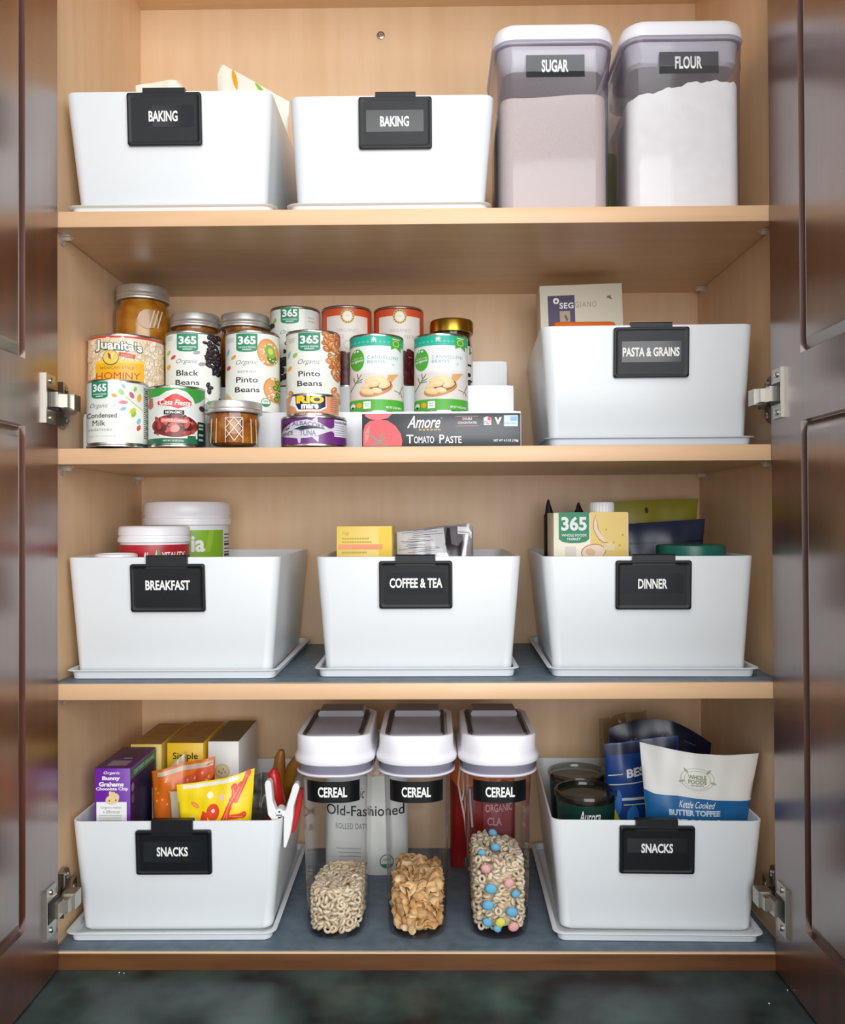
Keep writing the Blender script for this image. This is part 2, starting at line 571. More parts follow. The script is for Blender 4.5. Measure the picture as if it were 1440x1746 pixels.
def hinge(sg, z):
    """concealed hinge: flange on the door, cranked arm, wing plate on the side panel"""
    xd = DXL if sg < 0 else DXR
    xw = XL if sg < 0 else XR
    k = -sg                                    # direction into the cabinet
    m = MB()

    def bx(x0, x1, y0, y1, z0, z1, mat=NICKEL, T=None):
        m.box(min(x0, x1), max(x0, x1), y0, y1, z + z0, z + z1, mat, T)
    fl = [(-0.040, -0.029), (-0.013, -0.029), (-0.013, -0.017), (-0.007, -0.009), (-0.007, 0.009), (-0.013, 0.017), (-0.013, 0.029), (-0.040, 0.029)]
    m.prism([(y, z + q) for y, q in fl], 'x', xd, xd + k * 0.0022, NICKEL)
    bx(xd, xd + k * 0.0040, -0.0412, -0.0390, -0.029, 0.029)
    rotx = Matrix.Rotation(PI / 2, 3, 'Y')
    for q in (-0.022, 0.022):
        m.lathe([(0.0034, 0), (0.0034, k * 0.0036), (0.002, k * 0.0046)], STEEL, (xd, -0.025, z + q), 14, rot=rotx)
    bx(xd + k * 0.0022, xd + k * 0.0030, -0.034, -0.010, -0.0125, 0.0125, M('#24211f', 0.4, 0.6))
    bx(xd + k * 0.001, xd + k * 0.011, -0.027, -0.012, -0.0088, 0.0088)
    bx(xd + k * 0.004, xd + k * 0.017, -0.0145, -0.0010, -0.0078, 0.0078)
    bx(xd + k * 0.003, xd + k * 0.0195, -0.0012, 0.017, -0.0095, 0.0095)
    # arm running back along the side panel
    arm = [(xw + k * 0.006, 0.016), (xw + k * 0.019, 0.0165), (xw + k * 0.0115, 0.035), (xw + k * 0.0085, 0.054), (xw + k * 0.003, 0.056)]
    m.prism(arm, 'z', z - 0.0085, z + 0.0085, NICKEL)
    for y, q in ((0.024, 0.0175), (0.042, 0.0115)):
        m.lathe([(0.0040, k * 0.006), (0.0040, k * q), (0.0022, k * (q + .001))], STEEL, (xw, y, z), 14, rot=rotx)
    # wing plate
    wg = [(0.016, -0.026), (0.030, -0.029), (0.040, -0.024), (0.044, -0.010), (0.044, 0.010), (0.040, 0.024), (0.030, 0.029), (0.016, 0.026)]
    m.prism([(y, z + q) for y, q in wg], 'x', xw, xw + k * 0.0045, NICKEL)
    bx(xw, xw + k * 0.0095, 0.0135, 0.0165, -0.027, -0.0115)
    bx(xw, xw + k * 0.0095, 0.0135, 0.0165, 0.0115, 0.027)
    for q in (-0.019, 0.019):
        m.lathe([(0.0042, k * 0.004), (0.0042, k * 0.008), (0.0026, k * 0.0095)], STEEL, (xw, 0.029, z + q), 14, rot=rotx)
    return m.build('hinge', DOORS[sg], 30)


hinge(-1, 0.1405); hinge(1, 0.1415); hinge(-1, -0.4590); hinge(1, -0.4565)

# liners
for z, y0, what in ((Z2, 0.012, 'holding cans'), (Z3, 0.006, 'under the three middle bins'), (Z4, 0.003, 'on the cabinet floor')):
    l = MB(); l.box(XL + 0.002, XR - 0.002, y0, YB - 0.001, z + 0.0001, z + 0.0011, LINER)
    tag(l.build('shelf_liner'), {Z2: 'thin blue-grey liner on the shelf of cans', Z3: 'blue-grey liner on the shelf with breakfast, coffee and dinner bins',
                                 Z4: 'blue-grey liner on the cabinet floor under the cereal dispensers'}[z], 'shelf liner')
LT = 0.0012


# ------------------------------------------------------------------ storage bins on trays, with clip-on labels
def bin_at(cx, wt, wb, zs, ztop, yf, label, cbx=None, yaw=0.0, wback=0.012):
    """zs: surface under the tray, ztop: rim height, yf: front of the rim"""
    z0 = zs + 0.0032
    yb = 0.310
    T = Matrix.Translation((cx, yf, 0)) @ Matrix.Rotation(yaw, 4, 'Z') @ Matrix.Translation((-cx, -yf, 0))
    m = MB()
    h = ztop - z0

    def lp(t, ins, z, r):
        """t = 0 bottom, 1 top"""
        w = wb + (wt - wb) * t - 2 * ins
        y0 = yf + 0.011 * (1 - t) + ins
        y1 = yb - 0.012 * (1 - t) - ins
        x = (cbx if cbx is not None else cx) * (1 - t) + cx * t
        L = rr(w, y1 - y0, r, x, (y0 + y1) / 2, z, 5)
        return [T @ Vector((x + (p.x - x) * (1 - wback * (p.y - y0) / (y1 - y0) * 4), p.y, p.z)) for p in L]
    e = 0.0016
    loops = [lp(0, 0.006, z0, 0.012), lp(0.01, 0.002, z0 + 0.0012, 0.013), lp(0.03, 0, z0 + 0.004, 0.013), lp(0.5, 0, z0 + h * .5, 0.0135), lp(0.985, 0, ztop - e, 0.014), lp(1, 0.0004, ztop - .0004, 0.014),
             lp(1, e, ztop, 0.013), lp(1, 2 * e - .0004, ztop - .0004, 0.012), lp(0.985, 2 * e, ztop - e, 0.012), lp(0.04, 2.2 * e, z0 + 0.0055, 0.011), lp(0.02, 0.0048, z0 + 0.0035, 0.010)]
    m.loft(loops, WHITE)
    return tag(m.build('storage_bin'), label, 'storage bin')


def tray_at(cx, w, zs, yf, label, yaw=0.0, yb=0.316):
    m = MB()
    T = Matrix.Translation((cx, yf, 0)) @ Matrix.Rotation(yaw, 4, 'Z') @ Matrix.Translation((-cx, -yf, 0))

    def lp(ins, z, r):
        return [T @ p for p in rr(w - 2 * ins, yb - yf - 2 * ins, r, cx, (yf + yb) / 2, z, 5)]
    h = 0.0118
    m.loft([lp(0.0085, zs + .0001, 0.008), lp(0.0065, zs + 0.0008, 0.010), lp(0.0048, zs + h - 0.0022, 0.012), lp(0.0008, zs + h - 0.0016, 0.013), lp(0, zs + h - 0.0008, 0.013), lp(0.0010, zs + h, 0.013),
            lp(0.0058, zs + h - .0004, 0.011), lp(0.0062, zs + 0.0038, 0.0105), lp(0.0075, zs + 0.0030, 0.0095)], TRAYW)
    return tag(m.build('lid_tray'), label, 'tray')


def clip_at(word, px, pz0, pz1, pw, yrim, zrim, tabx, tabw, wbox, label, tape=None, lean=0.075, yaw=0.0, pv=(0, 0)):
    """plate hung over the rim: px centre, pz0..pz1 its height, wbox the lettering box (x0,x1,z0,z1)"""
    t = thing('bin_clip', (px, yrim - 0.003, zrim), label, 'label clip')
    # leans with the bin wall about the rim line
    R = Matrix.Translation((pv[0], pv[1], 0)) @ Matrix.Rotation(yaw, 4, 'Z') @ Matrix.Translation((-pv[0], -pv[1], 0)) @ Matrix.Translation((px, yrim, zrim)) @ Matrix.Rotation(lean, 4, 'X') @ Matrix.Translation((-px, -yrim, -zrim))
    yo = yrim - 0.0056
    p = MB()
    r = 0.003

    def lp(ins, y):
        return [R @ Vector((q.x, y, q.y)) for q in rr(pw - 2 * ins, pz1 - pz0 - 2 * ins, r, px, (pz0 + pz1) / 2, 0, 4)]
    p.loft([lp(0.0006, yo + 0.0050), lp(0, yo + 0.0040), lp(0, yo + 0.0010), lp(0.0007, yo + 0.0002), lp(0.0020, yo), lp(0.0028, yo), lp(0.0034, yo + 0.0004), lp(0.006, yo + 0.0004)], BLACK)
    p.build('plate', t)
    k = MB()
    Y_ = Matrix.Translation((pv[0], pv[1], 0)) @ Matrix.Rotation(yaw, 4, 'Z') @ Matrix.Translation((-pv[0], -pv[1], 0))
    hk = [(yo + 0.001, pz1 - 0.006), (yo + 0.001, zrim + 0.0012), (yo + 0.0022, zrim + 0.0024), (yrim + 0.0056, zrim + 0.0024), (yrim + 0.0070, zrim + 0.0012),
          (yrim + 0.0078, zrim - 0.020), (yrim + 0.0062, zrim - 0.020), (yrim + 0.0050, zrim + 0.0005), (yrim - 0.0004, zrim + 0.0005), (yrim - 0.0004, pz1 - 0.006)]
    k.prism(hk, 'x', tabx - tabw / 2, tabx + tabw / 2, BLACK, Y_)
    k.build('hook', t, 0)
    a = MB()
    x0, x1, z0, z1 = wbox
    if tape is None:
        tape = (px - 0.036, px + 0.036, (z0 + z1) / 2 - 0.0135, (z0 + z1) / 2 + 0.0135)
    a.box(tape[0], tape[1], yo + 0.0002, yo + 0.0005, tape[2], tape[3], TAPE, R)
    A = Art(a, face_y(0, 1, 0, 1, yo + 0.0002, R))
    A.text(word, x0, z0, x1, z1, INKW, 1, bold=0.03)
    a.build('label_tape', t)
    return t


ZT2, ZT3, ZT4 = Z2 + LT, Z3 + LT, Z4 + LT
# cx, wt, wb, bottom cx, surface, rim, front y, yaw | tray cx, w, front y
BINS = (
    ('A', -0.3047, 0.2570, 0.2320, -0.3020, Z1, 0.5260, 0.018, 0.0, -0.2996, 0.2585, 0.010),
    ('B', -0.0287, 0.2529, 0.2320, -0.0310, Z1, 0.5182, 0.019, 0.0, -0.0325, 0.2518, 0.010),
    ('C', 0.2860, 0.2623, 0.2433, 0.2880, ZT2, 0.2368, 0.034, -0.022, 0.2890, 0.2600, 0.030),
    ('D', -0.3022, 0.2655, 0.2430, -0.3040, ZT3, -0.0478, 0.026, 0.0, -0.3024, 0.2632, 0.020),
    ('E', 0.0010, 0.2560, 0.2335, 0.0005, ZT3, -0.0488, 0.035, 0.0, -0.0018, 0.2545, 0.029),
    ('F', 0.2842, 0.2610, 0.2380, 0.2872, ZT3, -0.0494, 0.032, -0.026, 0.2895, 0.2585, 0.0245),
    ('G', -0.3008, 0.2622, 0.2371, -0.3025, ZT4, -0.3750, 0.033, 0.012, -0.3052, 0.2590, 0.0195),
    ('H', 0.2930, 0.2608, 0.2350, 0.2933, ZT4, -0.3748, 0.033, -0.024, 0.2912, 0.2550, 0.0180),
)
BL = {
    'A': 'white bin beside the cabinet side, top shelf, with pale bags poking out',
    'B': 'white baking bin on the top shelf next to the sugar container',
    'C': 'white pasta and grains bin on the shelf of cans',
    'D': 'white breakfast bin holding white-lidded tubs',
    'E': 'white coffee and tea bin holding a yellow box',
    'F': 'white dinner bin holding a stock carton and dark bags',
    'G': 'white snacks bin on the cabinet floor full of cracker boxes and bright bags',
    'H': 'white snacks bin on the cabinet floor holding blue and white nut pouches',
}
TL = {
    'A': 'white lid tray on the top shelf under the baking bin nearest the side wall',
    'B': 'white lid tray on the top shelf under the baking bin beside the sugar',
    'C': 'white lid tray under the pasta and grains bin',
    'D': 'white lid tray under the breakfast bin',
    'E': 'white lid tray under the coffee and tea bin',
    'F': 'white lid tray under the dinner bin',
    'G': 'white lid tray under the bin of cracker boxes and bright snack bags',
    'H': 'white lid tray under the snacks bin of blue and white nut pouches',
}
RIM = {}
for n, cx, wt, wb, cbx, zs, zt, yf, yaw, tcx, tw, tyf in BINS:
    wk = 0.0 if n in 'ABE' else 0.012
    o = bin_at(cx, wt, wb, zs, zt, yf, BL[n], cbx, yaw, wk)
    o['group'] = 'white storage bins'
    o = tray_at(tcx, tw, zs, tyf, TL[n], yaw * 0.8, 0.312)
    o['group'] = 'lid trays under the bins'
    RIM[n] = (yf, zt, yaw, cx)
CLIPS = (
    ('A', 'BAKING', -0.3078, 0.4594, 0.5225, 0.0915, -0.3080, 0.0516, (-0.3266, -0.2910, 0.4873, 0.5003), (-0.3220, -0.2711, 0.4809, 0.5066), 'black clip reading BAKING on the bin with pale bags poking out'),
    ('B', 'BAKING', -0.0242, 0.4527, 0.5145, 0.0898, -0.0238, 0.0494, (-0.0426, -0.0073, 0.4787, 0.4911), (-0.0598, 0.0106, 0.4726, 0.4986), 'black clip reading BAKING on the bin beside the sugar container'),
    ('C', 'PASTA & GRAINS', 0.2904, 0.1716, 0.2333, 0.0925, 0.2904, 0.0505, (0.2550, 0.3244, 0.1972, 0.2084), (0.2540, 0.3266, 0.1905, 0.2160), 'black clip reading PASTA & GRAINS'),
    ('D', 'BREAKFAST', -0.3075, -0.1153, -0.0560, 0.0920, -0.3080, 0.0508, (-0.3345, -0.2795, -0.0880, -0.0758), (-0.3090, -0.2710, -0.0930, -0.0700), 'black clip reading BREAKFAST'),
    ('E', 'COFFEE & TEA', -0.0022, -0.1133, -0.0539, 0.0907, -0.0025, 0.0495, (-0.0345, 0.0308, -0.0872, -0.0750), (-0.0375, 0.0335, -0.0955, -0.0680), 'black clip reading COFFEE & TEA'),
    ('F', 'DINNER', 0.2904, -0.1152, -0.0545, 0.0923, 0.2904, 0.0520, (0.2712, 0.3068, -0.0892, -0.0770), (0.2520, 0.3262, -0.0950, -0.0705), 'black clip reading DINNER'),
    ('G', 'SNACKS', -0.3030, -0.4410, -0.3850, 0.0935, -0.3045, 0.0508, (-0.3235, -0.2850, -0.4173, -0.4054), (-0.3400, -0.2690, -0.4245, -0.3985), 'black clip reading SNACKS on the bin full of cracker boxes'),
    ('H', 'SNACKS', 0.2926, -0.4400, -0.3800, 0.0913, 0.2920, 0.0510, (0.2730, 0.3116, -0.4132, -0.4014), (0.2560, 0.3290, -0.4130, -0.3950), 'black clip reading SNACKS on the bin of nut pouches'),
)
for n, w, px, z0, z1, pw, tx, tw, wb_, tp, lab in CLIPS:
    c = clip_at(w, px, z0, z1, pw, RIM[n][0], RIM[n][1], tx, tw, wb_, lab, tp, yaw=RIM[n][2], pv=(RIM[n][3], RIM[n][0]))
    c['group'] = 'black label clips'

# ------------------------------------------------------------------ sugar and flour containers
def pop_box(name, cx, w, wl, zl0, zl1, yf, ztape, tapex, word, label, top, fillz, fill, fname, flabel, fcat):
    t = thing(name, (cx, yf + w / 2, Z1), label, 'container', 'clear push-top containers')
    cy = yf + wl / 2
    z0 = Z1 + 0.0002
    m = MB()
    R = 0.020

    def lp(f, z, r=R):
        return rr(f, f, r, cx, cy, z, 6)
    zt = zl0 - 0.003
    # body: outer skin, flared neck
    outer = [(w - 0.012, z0), (w - 0.003, z0 + 0.002), (w - 0.001, z0 + 0.008), (w, z0 + 0.08), (w + 0.001, zt - 0.036), (w + 0.003, zt - 0.030), (wl - 0.008, zt - 0.017), (wl - 0.005, zt - 0.010), (wl - 0.005, zt)]
    m.loft([lp(f, z, R + (0.004 if f > w + .004 else 0)) for f, z in outer], CLEARV, True, False)
    m.build('body', t)
    g = MB()
    g.loft([lp(w - 0.014, zt - 0.030, 0.018), lp(w - 0.008, zt - 0.026, 0.018), lp(wl - 0.016, zt - 0.014, 0.02), lp(wl - 0.013, zt - 0.002, 0.02)], GASKET)
    g.loft([lp(wl - 0.006, zt - 0.0005, 0.024), lp(wl - 0.003, zt + 0.0008, 0.025), lp(wl - 0.006, zt + 0.0022, 0.024)], M('#dcd7ea', 0.3))
    g.build('seal', t)
    l = MB()
    l.loft([lp(wl - 0.008, zl0 - 0.0002, 0.024), lp(wl - 0.001, zl0 + 0.0004, 0.027), lp(wl, zl0 + 0.003, 0.027), lp(wl - 0.002, zl1 - 0.010, 0.027), lp(wl - 0.006, zl1 - 0.003, 0.026), lp(wl - 0.013, zl1, 0.024), lp(wl * 0.45, zl1 + 0.0005, 0.02)], LIDW)
    l.lathe([(0.024, zl1 + 0.0003), (0.024, zl1 + 0.002), (0.022, zl1 + 0.003)], LIDW, (cx, cy, 0), 32)
    l.build('lid', t)
    a = MB()
    yfr = cy - w / 2 - 0.0006
    x0, x1 = tapex
    za, zb = ztape
    a.box(x0, x1, yfr - 0.0003, yfr, za, zb, TAPE)
    xm, hw, hh = (x0 + x1) / 2 - 0.0005, 0.0165, 0.0078
    Art(a, face_y(0, 1, 0, 1, yfr - 0.0003)).text(word, xm - hw, (za + zb) / 2 - hh, xm + hw, (za + zb) / 2 + hh, INKW, 1, bold=0.03)
    a.build('label_tape', t)
    # contents
    def dense(L, st=0.004):
        o_ = []
        for i_, p_ in enumerate(L):
            q_ = L[(i_ + 1) % len(L)]
            k_ = max(1, int((q_ - p_).length / st))
            o_ += [p_.lerp(q_, j_ / k_) for j_ in range(k_)]
        return o_
    f = MB()
    n = 5
    BASE = dense(rr(wi_, wi_, R - 0.003, cx, cy, 0, n)) if (wi_ := w - 0.006) else None
    wi = w - 0.006

    def sc(q, z):
        return [Vector((cx + (p.x - cx) * q, cy + (p.y - cy) * q, z)) for p in BASE]
    loops = [sc(0.90, z0 + 0.003), sc(0.975, z0 + 0.0045), sc(1.0, z0 + 0.010)]
    for k in range(4):
        loops.append(sc(1.0, z0 + 0.03 + k * (fillz - 0.012 - z0 - 0.03) / 3))
    up = [Vector((p.x, p.y, top(p.x - cx, p.y - cy))) for p in BASE]
    loops.append([p - Vector((0, 0, 0.004)) for p in up])
    loops.append([Vector((cx + (p.x - cx) * .985, cy + (p.y - cy) * .985, p.z)) for p in up])
    for q in (0.75, 0.5, 0.25):
        loops.append([Vector((cx + (p.x - cx) * q, cy + (p.y - cy) * q, top((p.x - cx) * q, (p.y - cy) * q))) for p in up])
    f.loft(loops, fill)
    tag(f.build(fname, None, 60), flabel, fcat, None, 'stuff')
    return t


SUGAR = mottled('sugar_grains', '#c3b4af', '#cdbfba', 900.0, 0.8, bump=0.1)
FLOUR = mottled('white_flour', '#f6f5f1', '#fbfaf7', 60.0, 0.9, bump=0.25)
pop_box('sugar_container', 0.1725, 0.1385, 0.1520, 0.5868, 0.6085, 0.022, (0.5432, 0.5706), (0.1375, 0.2097), 'SUGAR', 'clear square container labelled SUGAR with white lid',
        lambda x, y: 0.5215 + 0.002 * math.sin(x * 40), 0.5205, SUGAR, 'sugar', 'pale sugar filling the square SUGAR container', 'sugar')


def flour_top(x, y):
    q = (x + 0.07) / 0.14
    return 0.5195 + 0.0175 * min(1, max(0, q * 1.9 - 0.15)) + 0.0014 * math.sin(x * 210) + 0.0008 * math.sin(x * 520 + y * 90)


pop_box('flour_container', 0.3335, 0.1440, 0.1540, 0.5905, 0.6110, 0.022, (0.5449, 0.5716), (0.3012, 0.3738), 'FLOUR', 'clear square container labelled FLOUR with white lid',
        flour_top, 0.520, FLOUR, 'flour', 'white flour filling the square FLOUR container', 'flour')


# ------------------------------------------------------------------ cereal dispensers
def ring_piece(mb, c, R, m, ro=0.0038, rt=0.0018, nu=10, nv=6):
    vs, fs = [], []
    for i in range(nu):
        a = 2 * PI * i / nu
        for j in range(nv):
            q = 2 * PI * j / nv
            p = Vector(((ro + rt * math.cos(q)) * math.cos(a), (ro + rt * math.cos(q)) * math.sin(a), rt * 1.1 * math.sin(q)))
            vs.append(R @ p + c)
            fs.append((i * nv + j, ((i + 1) % nu) * nv + j, ((i + 1) % nu) * nv + (j + 1) % nv, i * nv + (j + 1) % nv))
    mb.add(vs, fs, m)


def flake_piece(mb, c, R, m, r):
    vs, fs = [Vector((0, 0, 0.0018))], []
    n = 9
    w = [random.uniform(0.8, 1.15) for _ in range(n)]
    for k, q in ((1, 0.6), (2, 1.0)):
        for i in range(n):
            a = 2 * PI * i / n
            rad = r * q * w[i]
            vs.append(Vector((rad * math.cos(a), rad * 0.92 * math.sin(a), 0.0018 - 0.0026 * q * q + 0.0010 * math.sin(2 * a + 1) * q)))
    for i in range(n):
        j = (i + 1) % n
        fs += [(0, 1 + i, 1 + j), (1 + i, 1 + n + i, 1 + n + j, 1 + j)]
    o = len(vs)
    vs += [v - Vector((0, 0, 0.0007)) for v in vs]
    fs += [tuple(o + i for i in reversed(f)) for f in fs]
    for i in range(n):
        j = (i + 1) % n
        fs.append((1 + n + i, o + 1 + n + i, o + 1 + n + j, 1 + n + j))
    mb.add([R @ v + c for v in vs], fs, m)


def nub_piece(mb, c, R, m, a, b_, d):
    """rounded lump"""
    vs, fs = [], []
    nu, nv = 8, 5
    for j in range(nv + 1):
        p = PI * j / nv
        for i in range(nu):
            q = 2 * PI * i / nu
            vs.append(R @ Vector((a * math.sin(p) * math.cos(q), b_ * math.sin(p) * math.sin(q), d * math.cos(p))) + c)
    for j in range(nv):
        for i in range(nu):
            fs.append((j * nu + i, j * nu + (i + 1) % nu, (j + 1) * nu + (i + 1) % nu, (j + 1) * nu + i))
    mb.add(vs, fs, m)


def rrot():
    return Matrix.Rotation(random.uniform(0, 2 * PI), 3, 'Z') @ Matrix.Rotation(random.uniform(-1.4, 1.4), 3, 'X') @ Matrix.Rotation(random.uniform(0, 2 * PI), 3, 'Z')


def shell_points(cx, cy, w, d, r, z0, level, gap, layers, ins):
    """points in the outer layers of a filled container, and over its top"""
    pts = []
    for k in range(layers):
        i0 = ins + k * gap * 0.85
        L = rr(w - 2 * i0, d - 2 * i0, max(r - i0, 0.004), cx, cy, 0, 8)
        # resample the loop
        seg = [(L[i], L[(i + 1) % len(L)]) for i in range(len(L))]
        per = sum((q - p).length for p, q in seg)
        cnt = int(per / gap)
        for row in range(200):
            z = z0 + gap * 0.55 + row * gap * 0.82
            if z > 0:
                break
            off = random.random()
            for i in range(cnt):
                s_ = ((i + off) / cnt) % 1.0 * per
                for p, q in seg:
                    ln = (q - p).length
                    if s_ <= ln:
                        break
                    s_ -= ln
                P = p.lerp(q, s_ / ln if ln else 0)
                if z < level(P.x - cx, P.y - cy):
                    pts.append(Vector((P.x, P.y, z)) + Vector((random.uniform(-1, 1), random.uniform(-1, 1), random.uniform(-1, 1))) * gap * 0.14)
    # heap surface
    x = -w / 2 + ins
    while x < w / 2 - ins:
        y = -d / 2 + ins
        while y < d / 2 - ins:
            jx, jy = x + random.uniform(-1, 1) * gap * 0.3, y + random.uniform(-1, 1) * gap * 0.3
            if abs(jx) < w / 2 - ins and abs(jy) < d / 2 - ins and not (abs(jx) > w / 2 - r and abs(jy) > d / 2 - r and math.hypot(abs(jx) - w / 2 + r, abs(jy) - d / 2 + r) > r - ins):
                pts.append(Vector((cx + jx, cy + jy, level(jx, jy) - gap * random.uniform(0.1, 0.5))))
            y += gap * 0.9
        x += gap * 0.9
    return pts


CWB, CWT, CD = 0.0735, 0.0835, 0.150


def dispenser(cx, label, tapew):
    yf = 0.018
    cy = yf + CD / 2 + 0.004
    z0 = Z4 + LT
    t = thing('cereal_dispenser', (cx, cy, z0), label, 'container', 'clear cereal dispensers')

    def lp(w, z, dd=0.0, r=0.034):
        return rr(w, CD + dd, min(r, w / 2 - .001), cx, cy, z, 8)
    m = MB()
    m.loft([lp(CWB - 0.014, z0 + .0002, -0.016, 0.026), lp(CWB - 0.003, z0 + 0.003, -0.006, 0.031), lp(CWB, z0 + 0.010, -0.004), lp(CWT - 0.002, -0.330, 0.002), lp(CWT, -0.3200, 0.003), lp(CWT + 0.005, -0.3160, 0.006, 0.036), lp(CWT + 0.011, -0.3125, 0.010, 0.038), lp(CWT + 0.0125, -0.3095, 0.011, 0.038), lp(CWT + 0.0120, -0.3050, 0.011, 0.038)], CLEARP, True, False)
    # thick base
    m.loft([lp(CWB - 0.016, z0 + 0.0010, -0.018, 0.025), lp(CWB - 0.010, z0 + 0.0026, -0.012, 0.028)], CLEARP)
    m.build('body', t)
    g = MB()
    g.loft([lp(CWT + 0.004, -0.3150, 0.003, 0.036), lp(CWT + 0.007, -0.3120, 0.005, 0.036), lp(CWT + 0.008, -0.3030, 0.006, 0.036)], M('#8f8d9c', 0.3))
    g.loft([lp(CWT + 0.0095, -0.3172, 0.009, 0.037), lp(CWT + 0.0130, -0.3156, 0.0115, 0.038), lp(CWT + 0.0095, -0.3140, 0.009, 0.037)], M('#e3e0ea', 0.25))
    g.build('seal', t)
    l = MB()
    prof = [(0.0145, -0.3032, 0.013, 0.040), (0.0172, -0.3018, 0.016, 0.041), (0.0182, -0.2985, 0.017, 0.041), (0.0172, -0.2955, 0.016, 0.040), (0.0125, -0.2920, 0.012, 0.036), (0.0095, -0.2880, 0.009, 0.030), (0.0085, -0.2800, 0.008, 0.026), (0.0082, -0.2700, 0.006, 0.022), (0.0072, -0.2680, 0.005, 0.020), (0.0040, -0.2672, 0.002, 0.018)]
    l.loft([lp(CWT + a, z, dd, r) for a, z, dd, r in prof], LIDW, True, False)
    L2 = [lp(CWT + 0.0040, -0.2672, 0.002, 0.018), lp(CWT - 0.006, -0.2676, -0.008, 0.012), lp(CWT - 0.0070, -0.2715, -0.009, 0.012)]
    l.loft(L2, LIDW, False, True)
    l.build('lid', t)
    f = MB()
    w2 = CWT - 0.016
    y0, y1 = cy - CD / 2 + 0.006, cy + CD / 2 - 0.010
    f.rbox(cx - w2 / 2, cx + w2 / 2, y0, y1, -0.2713, -0.2668, SMOKE, 0.004)
    # raised thumb tab at the hinge end
    f.prism([(cx - w2 * .44, -0.2670), (cx + w2 * .44, -0.2670), (cx + w2 * .46, -0.2630), (cx + w2 * .42, -0.2590), (cx - w2 * .42, -0.2590), (cx - w2 * .46, -0.2630)], 'y', y1 - 0.040, y1 + 0.002, SMOKE)
    for sg in (-1, 1):
        f.box(cx + sg * w2 / 2 - .0030, cx + sg * w2 / 2 + .0015, y0 + .006, y1, -0.2716, -0.2664, M('#2b292d', .35))  # solid dark strips, shade of the grooves beside the flap put into colour
    f.build('pour_flap', t, 25)['label'] = 'grey flip-up pour flap'
    a = MB()

    def wrap(q, tt, h):
        """follows the bowed front: q in metres across"""
        z = -0.3490 + tt * 0.0262
        k = (z - (z0 + .01)) / (-0.330 - (z0 + .01))
        w = CWB + (CWT - 0.002 - CWB) * k
        dd = -0.004 + 0.006 * k
        r = 0.034
        flat = w / 2 - r
        yfr = cy - (CD + dd) / 2
        s_ = abs(q) - flat
        if s_ <= 0:
            return Vector((cx + q, yfr - h - .0003, z))
        g_ = s_ / r
        return Vector((cx + math.copysign(flat + (r + h + .0003) * math.sin(g_), q), yfr + r - (r + h + .0003) * math.cos(g_), z))
    A = Art(a, wrap, 0.004, 0.0)
    hw = tapew * 0.56
    A.rect(-hw, 0, hw, 1, TAPEK, 0)
    A.text('CEREAL', -0.0180, 0.26, 0.0180, 0.74, INKW, 1, bold=0.03)
    a.build('label_tape', t)
    return cy


CX1, CX2, CX3 = -0.1050, -0.0026, 0.0998
cy_ = dispenser(CX1, 'cereal dispenser with white lid holding pale oat rings', 0.0634)
dispenser(CX2, 'cereal dispenser with white lid holding golden flakes', 0.0640)
dispenser(CX3, 'cereal dispenser with white lid holding rings and coloured marshmallows', 0.0638)
ZC = Z4 + LT + 0.0060
OAT = [mottled('oat_ring_' + c, a_, b2, 300.0, 0.75) for c, a_, b2 in (('pale', '#e6d3b2', '#f0e2c8'), ('tan', '#dcc49e', '#ead7b6'))]
FLK = [mottled('corn_flake_' + c, a_, b2, 250.0, 0.6) for c, a_, b2 in (('gold', '#d9a868', '#e8c08a'), ('amber', '#c99558', '#dcb076'), ('light', '#e4bd86', '#f0d3a6'))]


def core(mb, cx, lev, m):
    L = [rr(CWB - 0.036, CD - 0.042, 0.016, cx, cy_, ZC + 0.004, 5), rr(CWB - 0.032, CD - 0.038, 0.017, cx, cy_, ZC + 0.04, 5)]
    L.append([Vector((p.x, p.y, lev(p.x - cx, p.y - cy_) - 0.008)) for p in L[-1]])
    mb.loft(L, m)


def lev1(x, y):
    return -0.4690 + 0.06 * x - 0.12 * y + 0.0015 * math.sin(x * 130 + y * 70)


def lev2(x, y):
    return -0.4610 + 0.03 * x - 0.12 * y + 0.003 * math.sin(x * 110 + y * 60)


def lev3(x, y):
    return -0.4310 - 0.06 * x - 0.07 * y + 0.002 * math.sin(x * 120 + y * 60)


c1 = MB()
for p in shell_points(CX1, cy_, CWB - 0.004, CD - 0.008, 0.032, ZC - 0.0002, lev1, 0.0088, 2, 0.0064):
    ring_piece(c1, p, rrot(), random.choice(OAT))
core(c1, CX1, lev1, OAT[1])
tag(c1.build('oat_ring_cereal', None, 80), 'pale oat ring cereal inside the dispenser beside the cracker-box bin', 'cereal', None, 'stuff')
c2 = MB()
for p in shell_points(CX2, cy_, CWB - 0.004, CD - 0.008, 0.032, ZC + 0.0015, lev2, 0.0092, 2, 0.0090):
    R = Matrix.Rotation(random.uniform(0, 2 * PI), 3, 'Z') @ Matrix.Rotation(random.gauss(1.0, 0.6), 3, 'X') @ Matrix.Rotation(random.gauss(0, 0.5), 3, 'Y')
    flake_piece(c2, p, R, random.choice(FLK), random.uniform(0.0065, 0.0092))
core(c2, CX2, lev2, FLK[1])
tag(c2.build('flake_cereal', None, 80), 'golden flake cereal inside the middle dispenser', 'cereal', None, 'stuff')

